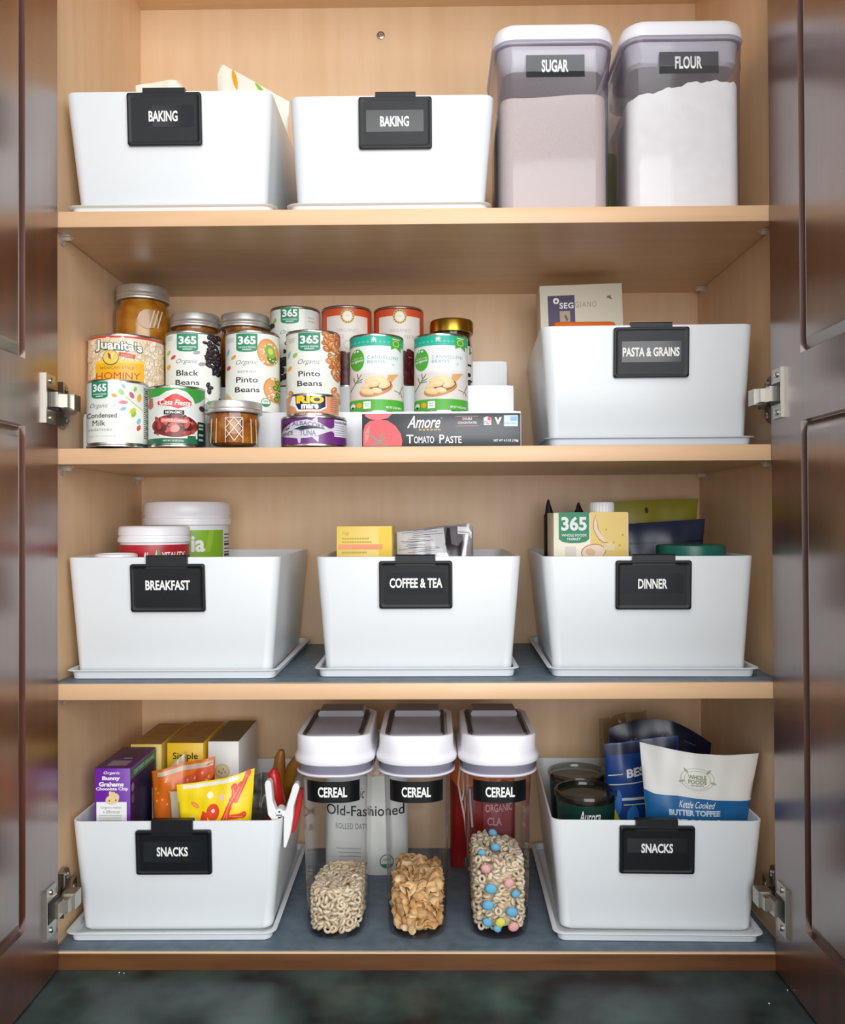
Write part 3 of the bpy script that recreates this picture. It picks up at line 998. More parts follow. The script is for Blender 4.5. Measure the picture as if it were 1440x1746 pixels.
MARSH = [('blue', -0.0010, -0.4310, .0072, .145), ('blue', -0.0016, -0.4275, .0072, .085), ('blue', -0.0205, -0.4255, .0066, .060), ('pink', -0.0175, -0.4345, .0076), ('blue', -0.0115, -0.4580, .0090), ('pink', 0.0110, -0.4510, .0080),
         ('blue', 0.0195, -0.4660, .0066), ('blue', -0.0150, -0.4790, .0086), ('blue', 0.0145, -0.4870, .0086), ('blue', -0.0160, -0.5000, .0074), ('yellow', 0.0000, -0.4985, .0078), ('pink', 0.0165, -0.5055, .0080), ('blue', -0.0040, -0.5130, .0058)]
MC = {'blue': M('#6fb9dd', 0.8), 'pink': M('#eeb0ae', 0.8), 'yellow': M('#e2e35a', 0.8)}
ML = {'blue': 'small light blue marshmallow among cereal rings behind the dispenser wall', 'pink': 'small pink marshmallow among cereal rings behind the dispenser wall', 'yellow': 'small yellow-green marshmallow among cereal rings behind the dispenser wall'}
mpts = []


def front_y(x, w, d, r, ins):
    """inside of the bowed front at offset x"""
    w2, r2 = w - 2 * ins, r - ins
    flat = w2 / 2 - r2
    q = abs(x) - flat
    y = -(d - 2 * ins) / 2
    return y if q <= 0 else y + r2 - math.sqrt(max(r2 * r2 - q * q, 0))


for kind, x, z, size, *yy in MARSH:
    zz = max(z, ZC + 0.0065)
    y = cy_ + front_y(x, CWB - 0.004, CD - 0.008, 0.032, 0.0045)
    mpts.append((Vector((CX3 + x, yy[0] if yy else y, zz)), size, kind))
c3 = MB()
for p in shell_points(CX3, cy_, CWB - 0.004, CD - 0.008, 0.032, ZC - 0.0002, lev3, 0.0088, 2, 0.0070):
    if any(math.hypot(p.x - q.x, p.z - q.z) < s_ * 0.95 + .003 and abs(p.y - q.y) < 0.009 for q, s_, _k in mpts):
        continue
    if random.random() < 0.7:
        ring_piece(c3, p, rrot(), random.choice(OAT), 0.0038, 0.0018)
    else:
        nub_piece(c3, p, rrot(), random.choice(OAT), 0.0052, 0.0034, 0.0028)
core(c3, CX3, lev3, OAT[1])
tag(c3.build('marshmallow_cereal', None, 80), 'pale cereal rings mixed with coloured marshmallows inside the dispenser nearest the nut pouches', 'cereal', None, 'stuff')
for q, s_, kind in mpts:
    b = MB()
    R = Matrix.Rotation(random.uniform(-0.6, 0.6), 3, 'Y')
    nub_piece(b, q, R, MC[kind], s_ * 0.92, 0.0036, s_ * 0.72)
    tag(b.build('marshmallow', None, 80), ML[kind], 'marshmallow', kind + ' marshmallows')

# ------------------------------------------------------------------ tiered riser for cans
T1, T2, T3 = 0.1375, 0.1840, 0.2330
YT1, YT2, YT3, YT4 = 0.085, 0.168, 0.250, 0.312
m = MB()
for (ya, yb, z, x1) in ((YT1, YT2, T1, 0.1345), (YT2, YT3, T2, 0.1330), (YT3, YT4, T3, 0.1310)):
    x0 = XL + 0.0045
    w = 0.0035
    zb = ZT2 + .0001 if ya == YT1 else (T1 if ya == YT2 else T2)
    # riser face with rounded upper corners, tread, end walls
    r = 0.006
    pts = [(x0, zb), (x1, zb)] + [(x1 - r + r * math.cos(q), z - r + r * math.sin(q)) for q in (0, PI / 6, PI / 3, PI / 2)] + [(x0 + r + r * math.cos(q), z - r + r * math.sin(q)) for q in (PI / 2, PI * 2 / 3, PI * 5 / 6, PI)]
    m.prism(pts, 'y', ya, ya + w, TIERW)
    m.box(x0, x1, ya + w, yb + (0.0 if ya != YT3 else 0), z - w, z, TIERW)
    m.box(x0, x0 + w, ya + w, yb, ZT2 + .0001, z - w, TIERW)
    m.box(x1 - w, x1, ya + w, yb, ZT2 + .0001, z - w, TIERW)
tag(m.build('tiered_riser', None, 0), 'white three-step shelf riser holding the canned goods', 'shelf riser')

GRN365 = M('#1f8a63', 0.5)
INKK = M('#1b1b1d', 0.5)
INKG = M('#7d8782', 0.5)
PAPER = M('#ecefe6', 0.42)


def tin(name, cx, cy, R, z0, H, label, paper, arts, cat='can', group=None, t0=0.03, t1=0.965, rim=STEEL, phi=None, da=0.06, zl=0.0):
    t = thing(name, (cx, cy, z0), label, cat, group)
    b = MB()
    e = 0.0012
    b.lathe([(R - 0.006, z0 + 0.0018), (R - 0.003, z0 + 0.0002), (R - .0006, z0 + 0.0004), (R, z0 + e), (R, z0 + 2.4 * e), (R - .0012, z0 + 3.2 * e), (R - .0014, z0 + H - 3.2 * e), (R, z0 + H - 2.4 * e), (R, z0 + H - e * .6), (R - .0005, z0 + H),
             (R - 0.0022, z0 + H - .0002), (R - 0.0030, z0 + H - 0.0035), (R - 0.008, z0 + H - 0.0038), (R - 0.010, z0 + H - 0.0030)], rim, (cx, cy, 0), 56)
    b.build('tin_body', t)
    l = MB()
    za, zb = z0 + H * t0, z0 + H * t1
    l.lathe([(R - .0010, za), (R - .0004, za), (R - .0004, zb), (R - .0010, zb)], paper, (cx, cy, 0), 72, False, False)
    A = Art(l, cyl(cx, cy, z0 + zl, H - zl, R - .0003, facing(cx, cy) if phi is None else phi), da, 0.0)
    arts(A)
    l.build('paper_label', t, 50)
    return t


def logo(A, a0, t0, a1, t1, lay=2):
    """green tab with a number and two small lines"""
    pts = [(a0, t1), (a0, t0 + (t1 - t0) * .13), (a0 + (a1 - a0) * .12, t0 + (t1 - t0) * .04), (a0 + (a1 - a0) * .35, t0), (a0 + (a1 - a0) * .65, t0), (a0 + (a1 - a0) * .88, t0 + (t1 - t0) * .04), (a1, t0 + (t1 - t0) * .13), (a1, t1)]
    A.poly(pts, GRN365, lay)

    def P(u, v):
        return a0 + (a1 - a0) * u, t0 + (t1 - t0) * v
    x0, y0 = P(.08, .40)
    x1, y1 = P(.92, .86)
    A.text('365', x0, y0, x1, y1, INKW, lay + 1, bold=0.035)
    A.text('WHOLE FOODS', *P(.09, .215), *P(.91, .295), INKW, lay + 1, bold=0.02)
    A.text('MARKET', *P(.28, .09), *P(.72, .17), INKW, lay + 1, bold=0.02)


def organic(A, a0, t0, a1, t1):
    A.text('Organic', a0, t0, a1, t1, M('#56615c', 0.5), 2, bold=-0.012, shear=0.35)


def bean_pile(A, pts, cols, size, asp, lay=2, seed=1, edge=None):
    edge = edge or cols[1]
    rnd = random.Random(seed)
    for i, (a, t) in enumerate(pts):
        c = rnd.choice(cols[:-1])
        s_ = size * rnd.uniform(.9, 1.15)
        g = rnd.uniform(0, PI)
        L_ = lay + i * .03
        A.ell(a, t, s_ * 1.08, s_ * .70, edge, L_, g, asp, 14)
        A.ell(a, t, s_, s_ * .60, c, L_ + .01, g, asp, 14)
        A.ell(a - s_ * .12, t + s_ * .16 / asp, s_ * .50, s_ * .16, cols[-1], L_ + .02, g, asp, 10)


def usda(A, a, t, r, asp):
    A.ell(a, t, r, r, M('#3d7f6c', .5), 2, 0, asp, 22) if False else None
    A.ring(a, t, r, r * .14, M('#4c8b79', .5), 2, asp)
    A.raw([(a - r * .8, t - r * .35 / asp), (a - r * .55, t - r * .72 / asp), (a, t - r * .86 / asp), (a + r * .55, t - r * .72 / asp), (a + r * .8, t - r * .35 / asp)], [(0, 1, 2, 3, 4)], M('#2e8d66', .5), 2)
    A.text('USDA', a - r * .5, t + r * .1 / asp, a + r * .5, t + r * .45 / asp, M('#4c8b79', .5), 2, bold=.01)


GREY_T = M('#b4bab5', .5)
L_GRN, L_RED, L_ORG, L_BLU, L_PNK = M('#9ac45a', .5), M('#d9473f', .5), M('#eba33b', .5), M('#8fc0d6', .5), M('#e88a93', .5)

CANH = 0.1105
CANR = 0.0366
YC1 = YT1 + 0.0085 + CANR
YC2 = YT2 + 0.0050 + CANR
ASP = CANH / CANR      # height unit over width unit


def art_black(A):
    logo(A, -.57, .735, .17, .96)
    organic(A, -.60, .575, .17, .645)
    A.text('Black', -.59, .435, .18, .505, INKK, 2, bold=.01)
    A.text('Beans', -.62, .320, .21, .385, INKK, 2, bold=.01)
    A.leaf(-.86, .735, .20, .10, 1.2, L_GRN, 1, ASP); A.leaf(-.70, .67, .22, .13, .7, L_RED, 1, ASP); A.leaf(-.86, .555, .22, .13, 1.3, L_ORG, 1, ASP)
    for k in range(3):
        A.rect(-.90, .93 - k * .02, -.72, .937 - k * .02, GREY_T, 1)
    DK = [M('#2c2226', .4), M('#1d1519', .4), M('#3a2c31', .4), M('#7a696f', .4)]
    rnd = random.Random(3)
    P = [(rnd.uniform(.36, .98), rnd.uniform(.47, .955)) for _ in range(95)]
    P = [p for p in P if p[0] > .38 + (.95 - p[1]) * .35 + (0.2 if p[1] < .55 else 0)]
    bean_pile(A, P, DK, .095, ASP, 2, 5)
    for a, t in ((.12, .725), (.30, .585)):
        A.ell(a, t, .13, .07, M('#a99a9c', .45), 1, .2, ASP)
    bean_pile(A, [(.52, .335), (.60, .30), (.56, .255), (.88, .10), (.97, .16)], DK, .10, ASP, 2, 8)
    A.ring(.42, .12, .13, .02, M('#9fbfb4', .5), 1, ASP)


def art_refried(A):
    logo(A, -.58, .725, .17, .955)
    organic(A, -.60, .555, .18, .625)
    A.text('REFRIED', -.53, .468, .11, .492, INKG, 2, bold=0.0, space=1.3)
    A.text('Pinto', -.59, .345, .18, .415, INKK, 2, bold=.01)
    A.text('Beans', -.63, .225, .24, .290, INKK, 2, bold=.01)
    A.leaf(-.88, .735, .26, .09, 1.3, L_BLU, 1, ASP); A.leaf(-.68, .665, .22, .13, .7, L_ORG, 1, ASP); A.leaf(-.86, .54, .20, .15, 1.0, L_RED, 1, ASP)
    for k in range(3):
        A.rect(-.90, .90 - k * .02, -.66, .907 - k * .02, GREY_T, 1)
    TO, BN, WHT, GR1, GR2 = M('#dd9a5d', .5), M('#e7a86e', .5), M('#f3ead9', .5), M('#8db83f', .5), M('#4f8a35', .5)
    A.ell(.55, .735, .40, .52, TO, 2, .12, ASP); A.ell(.55, .735, .34, .45, BN, 3, .12, ASP)
    A.ell(.62, .745, .18, .26, GR1, 5, .3, ASP); A.ell(.68, .665, .17, .20, GR2, 4, .2, ASP); A.ell(.63, .75, .09, .13, M('#cfdc7a', .5), 6, .3, ASP)
    rnd = random.Random(4)
    for _ in range(26):
        A.ell(.55 + rnd.uniform(-.28, .28), .735 + rnd.uniform(-.15, .13), .035, .03, WHT, 4, rnd.random(), ASP, 8)
    A.ell(.82, .27, .44, .50, TO, 2, .4, ASP); A.ell(.82, .27, .38, .44, BN, 3, .4, ASP)
    for _ in range(18):
        A.ell(min(.98, .80 + rnd.uniform(-.25, .16)), .28 + rnd.uniform(-.14, .14), .04, .03, WHT, 4, rnd.random(), ASP, 8)
    for a, t in ((.80, .30), (.88, .37), (.90, .22), (.84, .16), (.93, .30)):
        A.ell(a, t, .09, .10, GR2, 5, 0.4, ASP, 12); A.ell(a, t, .05, .06, GR1, 6, .4, ASP, 10)
    A.ell(-.88, .14, .12, .30, M('#e3b678', .5), 1, .4, ASP)
    usda(A, .46, .105, .17, ASP)


def art_pinto(A):
    logo(A, -.54, .740, .25, .960)
    organic(A, -.56, .575, .24, .645)
    A.text('Pinto', -.54, .440, .24, .505, INKK, 2, bold=.01)
    A.text('Beans', -.58, .325, .31, .390, INKK, 2, bold=.01)
    A.leaf(-.88, .72, .26, .10, 1.2, L_BLU, 1, ASP); A.leaf(-.66, .70, .22, .14, .8, L_GRN, 1, ASP); A.leaf(-.86, .55, .22, .14, .8, L_ORG, 1, ASP)
    for k in range(3):
        A.rect(-.90, .90 - k * .02, -.66, .907 - k * .02, GREY_T, 1)
    PB = [M('#dc8f54', .4), M('#cf7c43', .4), M('#e6a56c', .4), M('#f3c79c', .4)]
    rnd = random.Random(6)
    P = [(rnd.uniform(.36, .99), rnd.uniform(.44, .955)) for _ in range(80)]
    P = [p for p in P if p[0] > .36 + (.93 - p[1]) * .75]
    bean_pile(A, P, PB, .135, ASP, 2, 6, M('#a8592c', .45))
    bean_pile(A, [(.74, .29), (.80, .24), (.90, .18), (-.80, .235), (-.52, .20), (-.42, .19)], PB, .13, ASP, 2, 9)


def art_cannellini(A):
    TEAL, TEAL2, GR, GRD = M('#1fb598', .45), M('#56c9b3', .45), M('#4fae35', .45), M('#3d9428', .45)
    A.rect(-1, .848, 1, .99, TEAL, 1)
    for k in range(13):
        A.ell(-.92 + k * .15, .895, .05, .05, TEAL2, 2, 0, ASP, 10)
    A.rect(-1, .862, 1, .867, TEAL2, 2)
    for k in range(4):
        g = k * PI / 4
        A.line((-.10 - .10 * math.cos(g), .925 - .10 * math.sin(g) / ASP), (-.10 + .10 * math.cos(g), .925 + .10 * math.sin(g) / ASP), .025, INKW, 3, ASP)
    A.poly([(.52, .965), (.52, .805), (.70, .835), (.88, .79), (.88, .955)], GR, 3)
    A.ring(.70, .885, .12, .03, M('#c5df8f', .5), 4, ASP)
    A.rect(.57, .935, .83, .945, INKW, 4)
    A.ell(-.70, .675, .255, .42, GR, 2, 0, ASP, 26)
    A.text('simple truth', -.90, .675, -.50, .700, INKW, 3, slope=.012)
    A.text('organic', -.92, .630, -.48, .670, INKW, 3, bold=.015, slope=.016)
    A.leaf(-.78, .785, .12, .05, .9, INKW, 3, ASP)
    A.ell(-.68, .785, .04, .04, INKW, 3, 0, ASP, 10)
    TT = M('#8fb9b4', .5)
    A.text('CANNELLINI', -.33, .680, .77, .722, TT, 2, space=1.15)
    A.text('BEANS', -.33, .625, .30, .665, TT, 2, space=1.15)
    A.ell(.60, .615, .05, .04, M('#d3d3d0', .5), 1, 0, ASP, 10)
    A.rect(-1, .175, 1, .50, M('#e3dcd5', .5), 1)
    A.rect(-1, .50, 1, .53, M('#ebe6e1', .5), 1)
    WD, WD2 = M('#e0aa6d', .45), M('#c98d58', .45)
    A.poly([(.42, .48), (.80, .505), (.50, .37), (.30, .345)], WD, 2)
    A.ell(-.02, .30, .62, .27, WD2, 2, .28, ASP, 26)
    A.ell(-.02, .325, .58, .22, M('#8a5230', .45), 3, .28, ASP, 26)
    BE = [M('#eec78d', .4), M('#f3d5a4', .4), M('#f6e0bd', .4)]
    for a, t, r, g in ((-.36, .335, .2, .4), (-.20, .41, .23, .3), (.05, .43, .22, .0), (-.16, .365, .26, .1), (.22, .40, .24, -.2), (.28, .35, .22, .3), (-.34, .27, .25, -.2), (.00, .28, .20, -.1)):
        A.ell(a, t, r, r * .52, BE[0], 4, g, ASP, 20); A.ell(a - .02, t + .008, r * .78, r * .34, BE[1], 5, g, ASP, 16)
    ST = M('#6d7a55', .5)
    for p, q in (((-.95, .29), (-.62, .45)), ((-.76, .37), (-.84, .46)), ((-.72, .40), (-.50, .43)), ((-.64, .44), (-.54, .49)), ((-.66, .43), (-.70, .50)), ((-.74, .385), (-.52, .395))):
        A.line(p, q, .03, ST, 3, ASP)
    for p, q in (((.62, .29), (.82, .27)), ((.80, .24), (.95, .36)), ((.86, .28), (.92, .22))):
        A.line(p, q, .03, M('#8a967a', .5), 3, ASP)
    A.rect(-1, .03, 1, .170, GR, 2)
    A.ell(-.86, .095, .09, .10, INKW, 3, 0, ASP, 18); A.ell(-.86, .075, .05, .04, INKK, 4, 0, ASP, 10)
    A.ell(-.63, .100, .10, .10, M('#f0a928', .5), 3, 0, ASP, 18)
    A.rect(-.48, .055, -.22, .145, INKW, 3); A.text('NON GMO', -.44, .105, -.26, .125, INKG, 4)
    A.rect(-.44, .085, -.26, .092, INKG, 4)
    A.text('NET WT 15 OZ (425g)', .33, .050, .90, .085, INKW, 3, bold=.02)


def art_red(words):
    def fn(A):
        CR = M('#e6ddd4', .45)
        A.rect(-.80, .03, .80, .875, CR, 1)
        A.rect(-.80, .865, .80, .875, M('#f3cdb5', .45), 2)
        A.ell(0, .865, .27, .27, M('#cdb45a', .4), 3, 0, ASP, 26); A.ell(0, .865, .185, .185, M('#e9e2cf', .4), 4, 0, ASP, 22)
        for k in range(14):
            g = 2 * PI * k / 14
            A.ell(.228 * math.cos(g), .865 + .228 * math.sin(g) / ASP, .022, .03, M('#6f5d1c', .5), 5, g, ASP, 8)
        A.rect(-.08, .868, .08, .872, M('#b7a76d', .5), 5)
        TT = M('#b9b3b5', .5)
        A.text('ORGANIC', -.42, .675, .42, .715, TT, 2)
        A.text(words[0], words[1], .595, words[2], .640, TT, 2)
        A.ring(0, .52, .16, .03, M('#c5c3bf', .5), 2, ASP)
        DR = [M('#5b1a18', .35), M('#4a1312', .35), M('#6a201d', .35), M('#7d3431', .3)]
        A.rect(-1, .03, 1, .36, DR[1], 3)
        rnd = random.Random(11)
        bean_pile(A, [(rnd.uniform(-.98, .98), rnd.uniform(.06, .43)) for _ in range(80)], DR, .17, ASP, 4, 12)
    return fn


def art_back365(A):
    logo(A, -.56, .780, .14, .985)
    organic(A, -.58, .64, .14, .705)
    A.text('C', -.42, .515, -.22, .565, INKK, 2, bold=.02)
    A.text('M', -.46, .415, -.20, .470, INKK, 2, bold=.02)
    A.leaf(-.80, .83, .22, .13, 1.1, L_GRN, 1, ASP)
    A.ell(-.93, .78, .10, .14, INKK, 2, 1.2, ASP)
    A.rect(.38, .03, 1, .965, M('#dfe2da', .45), 1)
    A.rect(.48, .855, .74, .868, GREY_T, 2)
    A.rect(.50, .815, .76, .828, GREY_T, 2)
    DK = [M('#2b2a22', .4), M('#3c3b2c', .4), M('#242119', .4), M('#6f6c58', .4)]
    rnd = random.Random(13)
    bean_pile(A, [(rnd.uniform(-.9, .2), rnd.uniform(.08, .38)) for _ in range(40)], DK, .13, ASP, 2, 14)


tin('food_can', -0.3050, YC1, CANR, T1, CANH, 'white can of black beans in front of a jar, between hominy and refried beans', PAPER, art_black, 'can', 'cans on the riser', zl=.0045)
tin('food_can', -0.2240, YC1, CANR, T1, CANH, 'white can of refried pinto beans with bean toasts on its label', PAPER, art_refried, 'can', 'cans on the riser', zl=.0045)
tin('food_can', -0.1415, YC1, CANR, T1, CANH, 'white can of pinto beans behind the two stacked fish tins', PAPER, art_pinto, 'can', 'cans on the riser')
tin('food_can', -0.0557, YC1, CANR, T1, CANH - .0060, 'teal-topped cannellini beans can beside the pinto beans can', M('#eef0f0', .38), art_cannellini, 'can', 'cans on the riser')
tin('food_can', 0.0315, YC1, CANR, T1, CANH - .0060, 'teal-topped cannellini beans can in front of the gold-lidded jar', M('#eef0f0', .38), art_cannellini, 'can', 'cans on the riser')
tin('food_can', -0.1788, YC2, CANR - .0004, T2, 0.1160, 'white can with green tab half hidden behind the pinto beans cans', PAPER, art_back365, 'can', 'cans on the riser')
REDP = M('#d3532c', .42)
tin('food_can', -0.1040, YC2, CANR - .0004, T2, 0.1160, 'orange-red can with gold seal behind the pinto can and a cannellini can', REDP, art_red(('KI', -.38, -.16)), 'can', 'cans on the riser', phi=facing(-.104, YC2) + .03)
tin('food_can', -0.0285, YC2, CANR - .0004, T2, 0.1145, 'orange-red can with gold seal behind the gap between the cannellini cans', REDP, art_red(('ure', .20, .62)), 'can', 'cans on the riser', phi=facing(-.0285, YC2) + .04)


# hominy
def art_hominy(A):
    asp = HH / HR
    A.step = 0.00005
    A.rect(-1, .945, 1, .985, M('#cf4634', .4), 1)
    KB = [M('#f0e0c8', .4), M('#ead6b8', .4), M('#f5e9d6', .4), M('#f9f2e6', .4)]
    rnd = random.Random(21)
    P = [(rnd.uniform(.28, .99), rnd.uniform(.05, .91)) for _ in range(230)] + [(rnd.uniform(-.97, .3), rnd.uniform(.62, .93)) for _ in range(90)] + [(rnd.uniform(-.985, -.70), rnd.uniform(.05, .64)) for _ in range(45)]
    for i, (a, t) in enumerate(P):
        c = rnd.choice(KB)
        g = rnd.uniform(0, PI)
        L_ = 1 + i * .016
        A.ell(a, t, .090, .066, M('#d6b98f', .45), L_, g, asp, 10); A.ell(a - .008, t + .004, .080, .054, c, L_ + .008, g, asp, 12)
    YL = M('#f3b521', .4)
    A.rect(-.78, .02, .42, .645, YL, 8)
    A.rect(-.78, .62, .42, .655, M('#f8cf3a', .4), 9)
    A.text('MEXICAN STYLE', -.66, .545, .18, .580, M('#a8832a', .45), 10, bold=.01)
    A.text('HOMINY', -.76, .415, .33, .505, M('#bd4a1d', .45), 10)
    DG = M('#2f5a31', .45)
    A.text("Juanita's", -.80, .765, .40, .940, DG, 8, bold=.085, slope=-.045)
    A.text("Juanita's", -.775, .780, .38, .932, INKW, 9, bold=.03, slope=-.045)
    A.ell(-.40, .690, .20, .20, DG, 9, 0, asp, 24); A.ell(-.40, .694, .185, .180, M('#ecd05c', .45), 10, 0, asp, 24)
    A.leaf(-.43, .71, .20, .07, 1.9, M('#b0452e', .45), 11, asp); A.leaf(-.38, .71, .20, .06, 1.2, M('#f3e7c7', .45), 11, asp)
    A.poly([(-.20, .765), (.22, .735), (.19, .680), (-.20, .71)], M('#d1543a', .45), 10)
    A.text('FOODS', -.13, .708, .14, .738, M('#f3c7b4', .45), 11, slope=-.012)


HR, HH, HX, HY = 0.0490, 0.1015, -0.3908, 0.1170
tin('food_can', HX, HY, HR, T1, HH, 'wide hominy can with yellow band behind the condensed milk', M('#e9d6b6', .4), art_hominy, 'can', 'cans on the riser', t1=.975)


# ------------------------------------------------------------------ cans on the shelf in front of the riser
def art_milk(A):
    asp = .0815 / .0365
    logo(A, -.81, .715, -.31, .968)
    organic(A, -.86, .56, -.30, .645)
    A.text('Condensed', -.965, .432, -.03, .505, INKK, 2, bold=.008)
    A.text('Milk', -.785, .315, -.39, .395, INKK, 2)
    A.text('SWEETENED', -.92, .238, -.17, .270, INKG, 2, space=1.2)
    A.text('NET WT 14 OZ (397g)', -.88, .145, -.05, .170, GREY_T, 2)
    A.line((.23, .75), (.82, .565), .022, M('#a9cf6c', .5), 1, asp)
    for x, y, ln, wd, g, c in ((.11, .817, .24, .16, -.8, M('#a9d28a', .5)), (.18, .905, .16, .08, -.9, L_BLU), (-.11, .76, .20, .12, -.35, L_ORG), (.17, .665, .30, .13, .05, L_PNK), (.44, .78, .24, .14, -1.1, M('#d9606a', .5)),
                               (.55, .875, .18, .10, 1.2, L_GRN), (.68, .75, .30, .14, 1.4, M('#eeb43e', .5)), (.17, .57, .22, .12, .4, L_BLU), (.47, .548, .26, .15, .7, M('#d5cf3f', .5)), (.50, .50, .24, .14, 1.1, M('#94bf3d', .5)),
                               (.66, .40, .24, .12, 1.2, L_BLU), (.66, .30, .22, .12, 1.2, L_RED), (-.10, .615, .14, .05, .3, M('#c3dfb2', .5))):
        A.leaf(x, y, ln, wd, g, c, 2, asp)
    A.rect(.81, .09, .99, .955, M('#e4e7dd', .45), 1)
    for k in range(26):
        A.rect(.82, .90 - k * .030, .90 + .07 * ((k * 7) % 3) / 2, .913 - k * .030, INKK if k % 4 == 0 else M('#5d625d', .5), 2)


MX, MY, MR = -0.3712, 0.0310, 0.0366
tin('food_can', MX, MY, MR, ZT2, 0.0815, 'white condensed milk can with colourful leaves, at the shelf front by the side wall', PAPER, art_milk, 'can', 'cans on the shelf front', t0=.07, t1=.975)


def art_casa(A):
    asp = .0750 / .0346
    GR, DKG, RD = M('#3a9a3a', .4), M('#1f6a43', .4), M('#d9392c', .4)
    A.poly([(-1, .965), (-1, .80), (-.6, .83), (-.36, .90), (0.0, .945), (.34, .90), (.56, .80), (.62, .72), (.80, .76), (1, .86), (1, .965)], GR, 1)
    A.poly([(-.62, .815), (-.36, .885), (0.0, .93), (.34, .885), (.52, .80), (.34, .86), (0, .90), (-.36, .86)], M('#dfe8dc', .4), 2)
    A.poly([(-.98, .66), (-.94, .80), (-.82, .80), (-.80, .66), (-.9, .62)], M('#b65a50', .45), 2)
    A.poly([(-.70, .745), (-.40, .80), (-.15, .87), (.0, .88), (.16, .85), (.40, .79), (.54, .75), (.52, .665), (.25, .645), (.04, .605), (-.2, .645), (-.68, .675)], M('#f4e9e2', .4), 2)
    A.poly([(-.66, .735), (-.40, .785), (-.15, .855), (.0, .865), (.16, .835), (.40, .775), (.50, .74), (.49, .675), (.25, .658), (.04, .62), (-.2, .658), (-.64, .685)], RD, 3)
    A.text('Casa Fiesta', -.58, .685, .46, .775, INKW, 4, bold=.02, shear=.3, slope=-.015)
    A.rect(-.44, .525, .25, .598, INKK, 3)
    A.text('NON-GMO', -.38, .540, .18, .585, INKW, 4, bold=.03)
    A.ell(-.06, .345, .84, .46, M('#f0eeea', .4), 2, 0, asp, 30)
    A.ell(-.06, .345, .78, .40, M('#7a2622', .35), 3, 0, asp, 30)
    rnd = random.Random(31)
    for _ in range(60):
        a, t = -.06 + rnd.uniform(-.62, .62), .345 + rnd.uniform(-.12, .12)
        A.ell(a, t, rnd.uniform(.08, .18), .07, rnd.choice([M('#3a1719', .3), M('#5a1e1d', .3), M('#b14a3e', .3), M('#c4675c', .3), M('#7d2722', .3)]), 4, rnd.uniform(0, PI), asp, 12)
    A.ell(-.06, .30, .16, .13, M('#d9958a', .4), 5, .4, asp, 16)
    A.poly([(-.54, .475), (.40, .455), (.38, .385), (-.54, .405)], M('#e2776b', .4), 6)
    A.text('CHIPOTLE PEPPERS', -.50, .412, .34, .450, M('#f6dcd4', .4), 7, bold=.02, slope=-.012)
    A.rect(-1, .06, 1, .145, DKG, 2)
    A.rect(.36, .06, .64, .19, DKG, 3)
    A.text('NET WT 7.5 OZ (212g)', -.46, .085, .22, .118, INKW, 4, bold=.02)
    A.rect(.70, .06, 1, .43, M('#173127', .4), 3)
    for k, q in enumerate((.36, .30, .20, .12)):
        A.rect(.74, q, .90, q + .035, M('#9fb5a8', .5), 4)
    A.ell(.86, .655, .10, .10, M('#3a2526', .35), 3, .4, asp, 14)


tin('food_can', -0.2992, 0.0365, 0.0346, ZT2, 0.0750, 'short green and red chipotle peppers can beside the small amber jar', M('#dfe3de', .4), art_casa, 'can', 'cans on the shelf front', t0=.06, t1=.965)


def art_tuna(A):
    asp = .0375 / .0410
    SV = M('#cfcdd6', .4)
    DKN = M('#2a2238', .4)
    up = [(-.97, .40), (-.9, .62), (-.6, .80), (-.2, .86), (.15, .76), (.45, .58), (.52, .58), (.60, .64), (.60, .44), (.52, .50), (.45, .48), (.1, .34), (-.2, .27), (-.5, .26), (-.85, .32)]
    A.poly(up, SV, 1)
    A.poly([(-.5, .30), (-.45, .10), (-.40, .12), (-.38, .29)], SV, 1); A.poly([(-.06, .30), (.13, .12), (.14, .34)], SV, 1); A.poly([(-.06, .83), (.10, .98), (.12, .77)], SV, 1)
    A.poly([(-.60, .56), (-.35, .66), (0, .66), (.35, .56), (0, .57), (-.35, .52)], DKN, 2)
    A.text('WILD', -.95, .47, -.70, .70, DKN, 2, bold=.02, slope=.12)
    A.text('WHITE', -.94, .33, -.62, .46, DKN, 2, bold=.02, slope=.06)
    A.text('ALBACORE', -.64, .66, .30, .80, M('#6f6a86', .4), 3, bold=.02, slope=-.13, arc=.06)
    A.text('TUNA', -.42, .34, .06, .52, M('#7f7a94', .4), 3, bold=.015)
    A.rect(.60, .33, .99, .88, M('#e4e3ec', .4), 2)
    A.text('Nutrition Facts', .62, .76, .97, .84, INKK, 3, bold=.02)
    for k in range(5):
        A.rect(.62, .68 - k * .075, .90, .695 - k * .075, INKG, 3)


tin('fish_tin', -0.1290, 0.0432, 0.0412, ZT2, 0.0378, 'purple tuna tin at the shelf front with a peach tin stacked on it', M('#6d2f78', .32), art_tuna, 'tin', None, 0.05, 0.90)


def art_rio(A):
    asp = .0285 / .0330
    NV = M('#241f4e', .4)
    A.poly([(-.72, .96), (-.62, .86), (.50, .90), (.52, .36), (.28, .22), (-.58, .20), (-.66, .40), (-.86, .52)], INKW, 1)
    A.poly([(-.64, .93), (.48, .93), (.48, .42), (.26, .28), (-.52, .28), (-.62, .50)], NV, 2)
    A.text('RIO', -.60, .55, .42, .90, M('#f2cf1e', .4), 3, bold=.06)
    A.text('mare', -.42, .31, .22, .52, INKW, 3, bold=.05)
    A.text("Tonno all'Olio di Oliva", -.66, .09, .50, .18, M('#8a3f2c', .45), 2, bold=.01)
    for k in range(7):
        A.rect(.66, .80 - k * .095, .90 + .04 * (k % 2), .825 - k * .095, M('#b36c50', .45), 2)


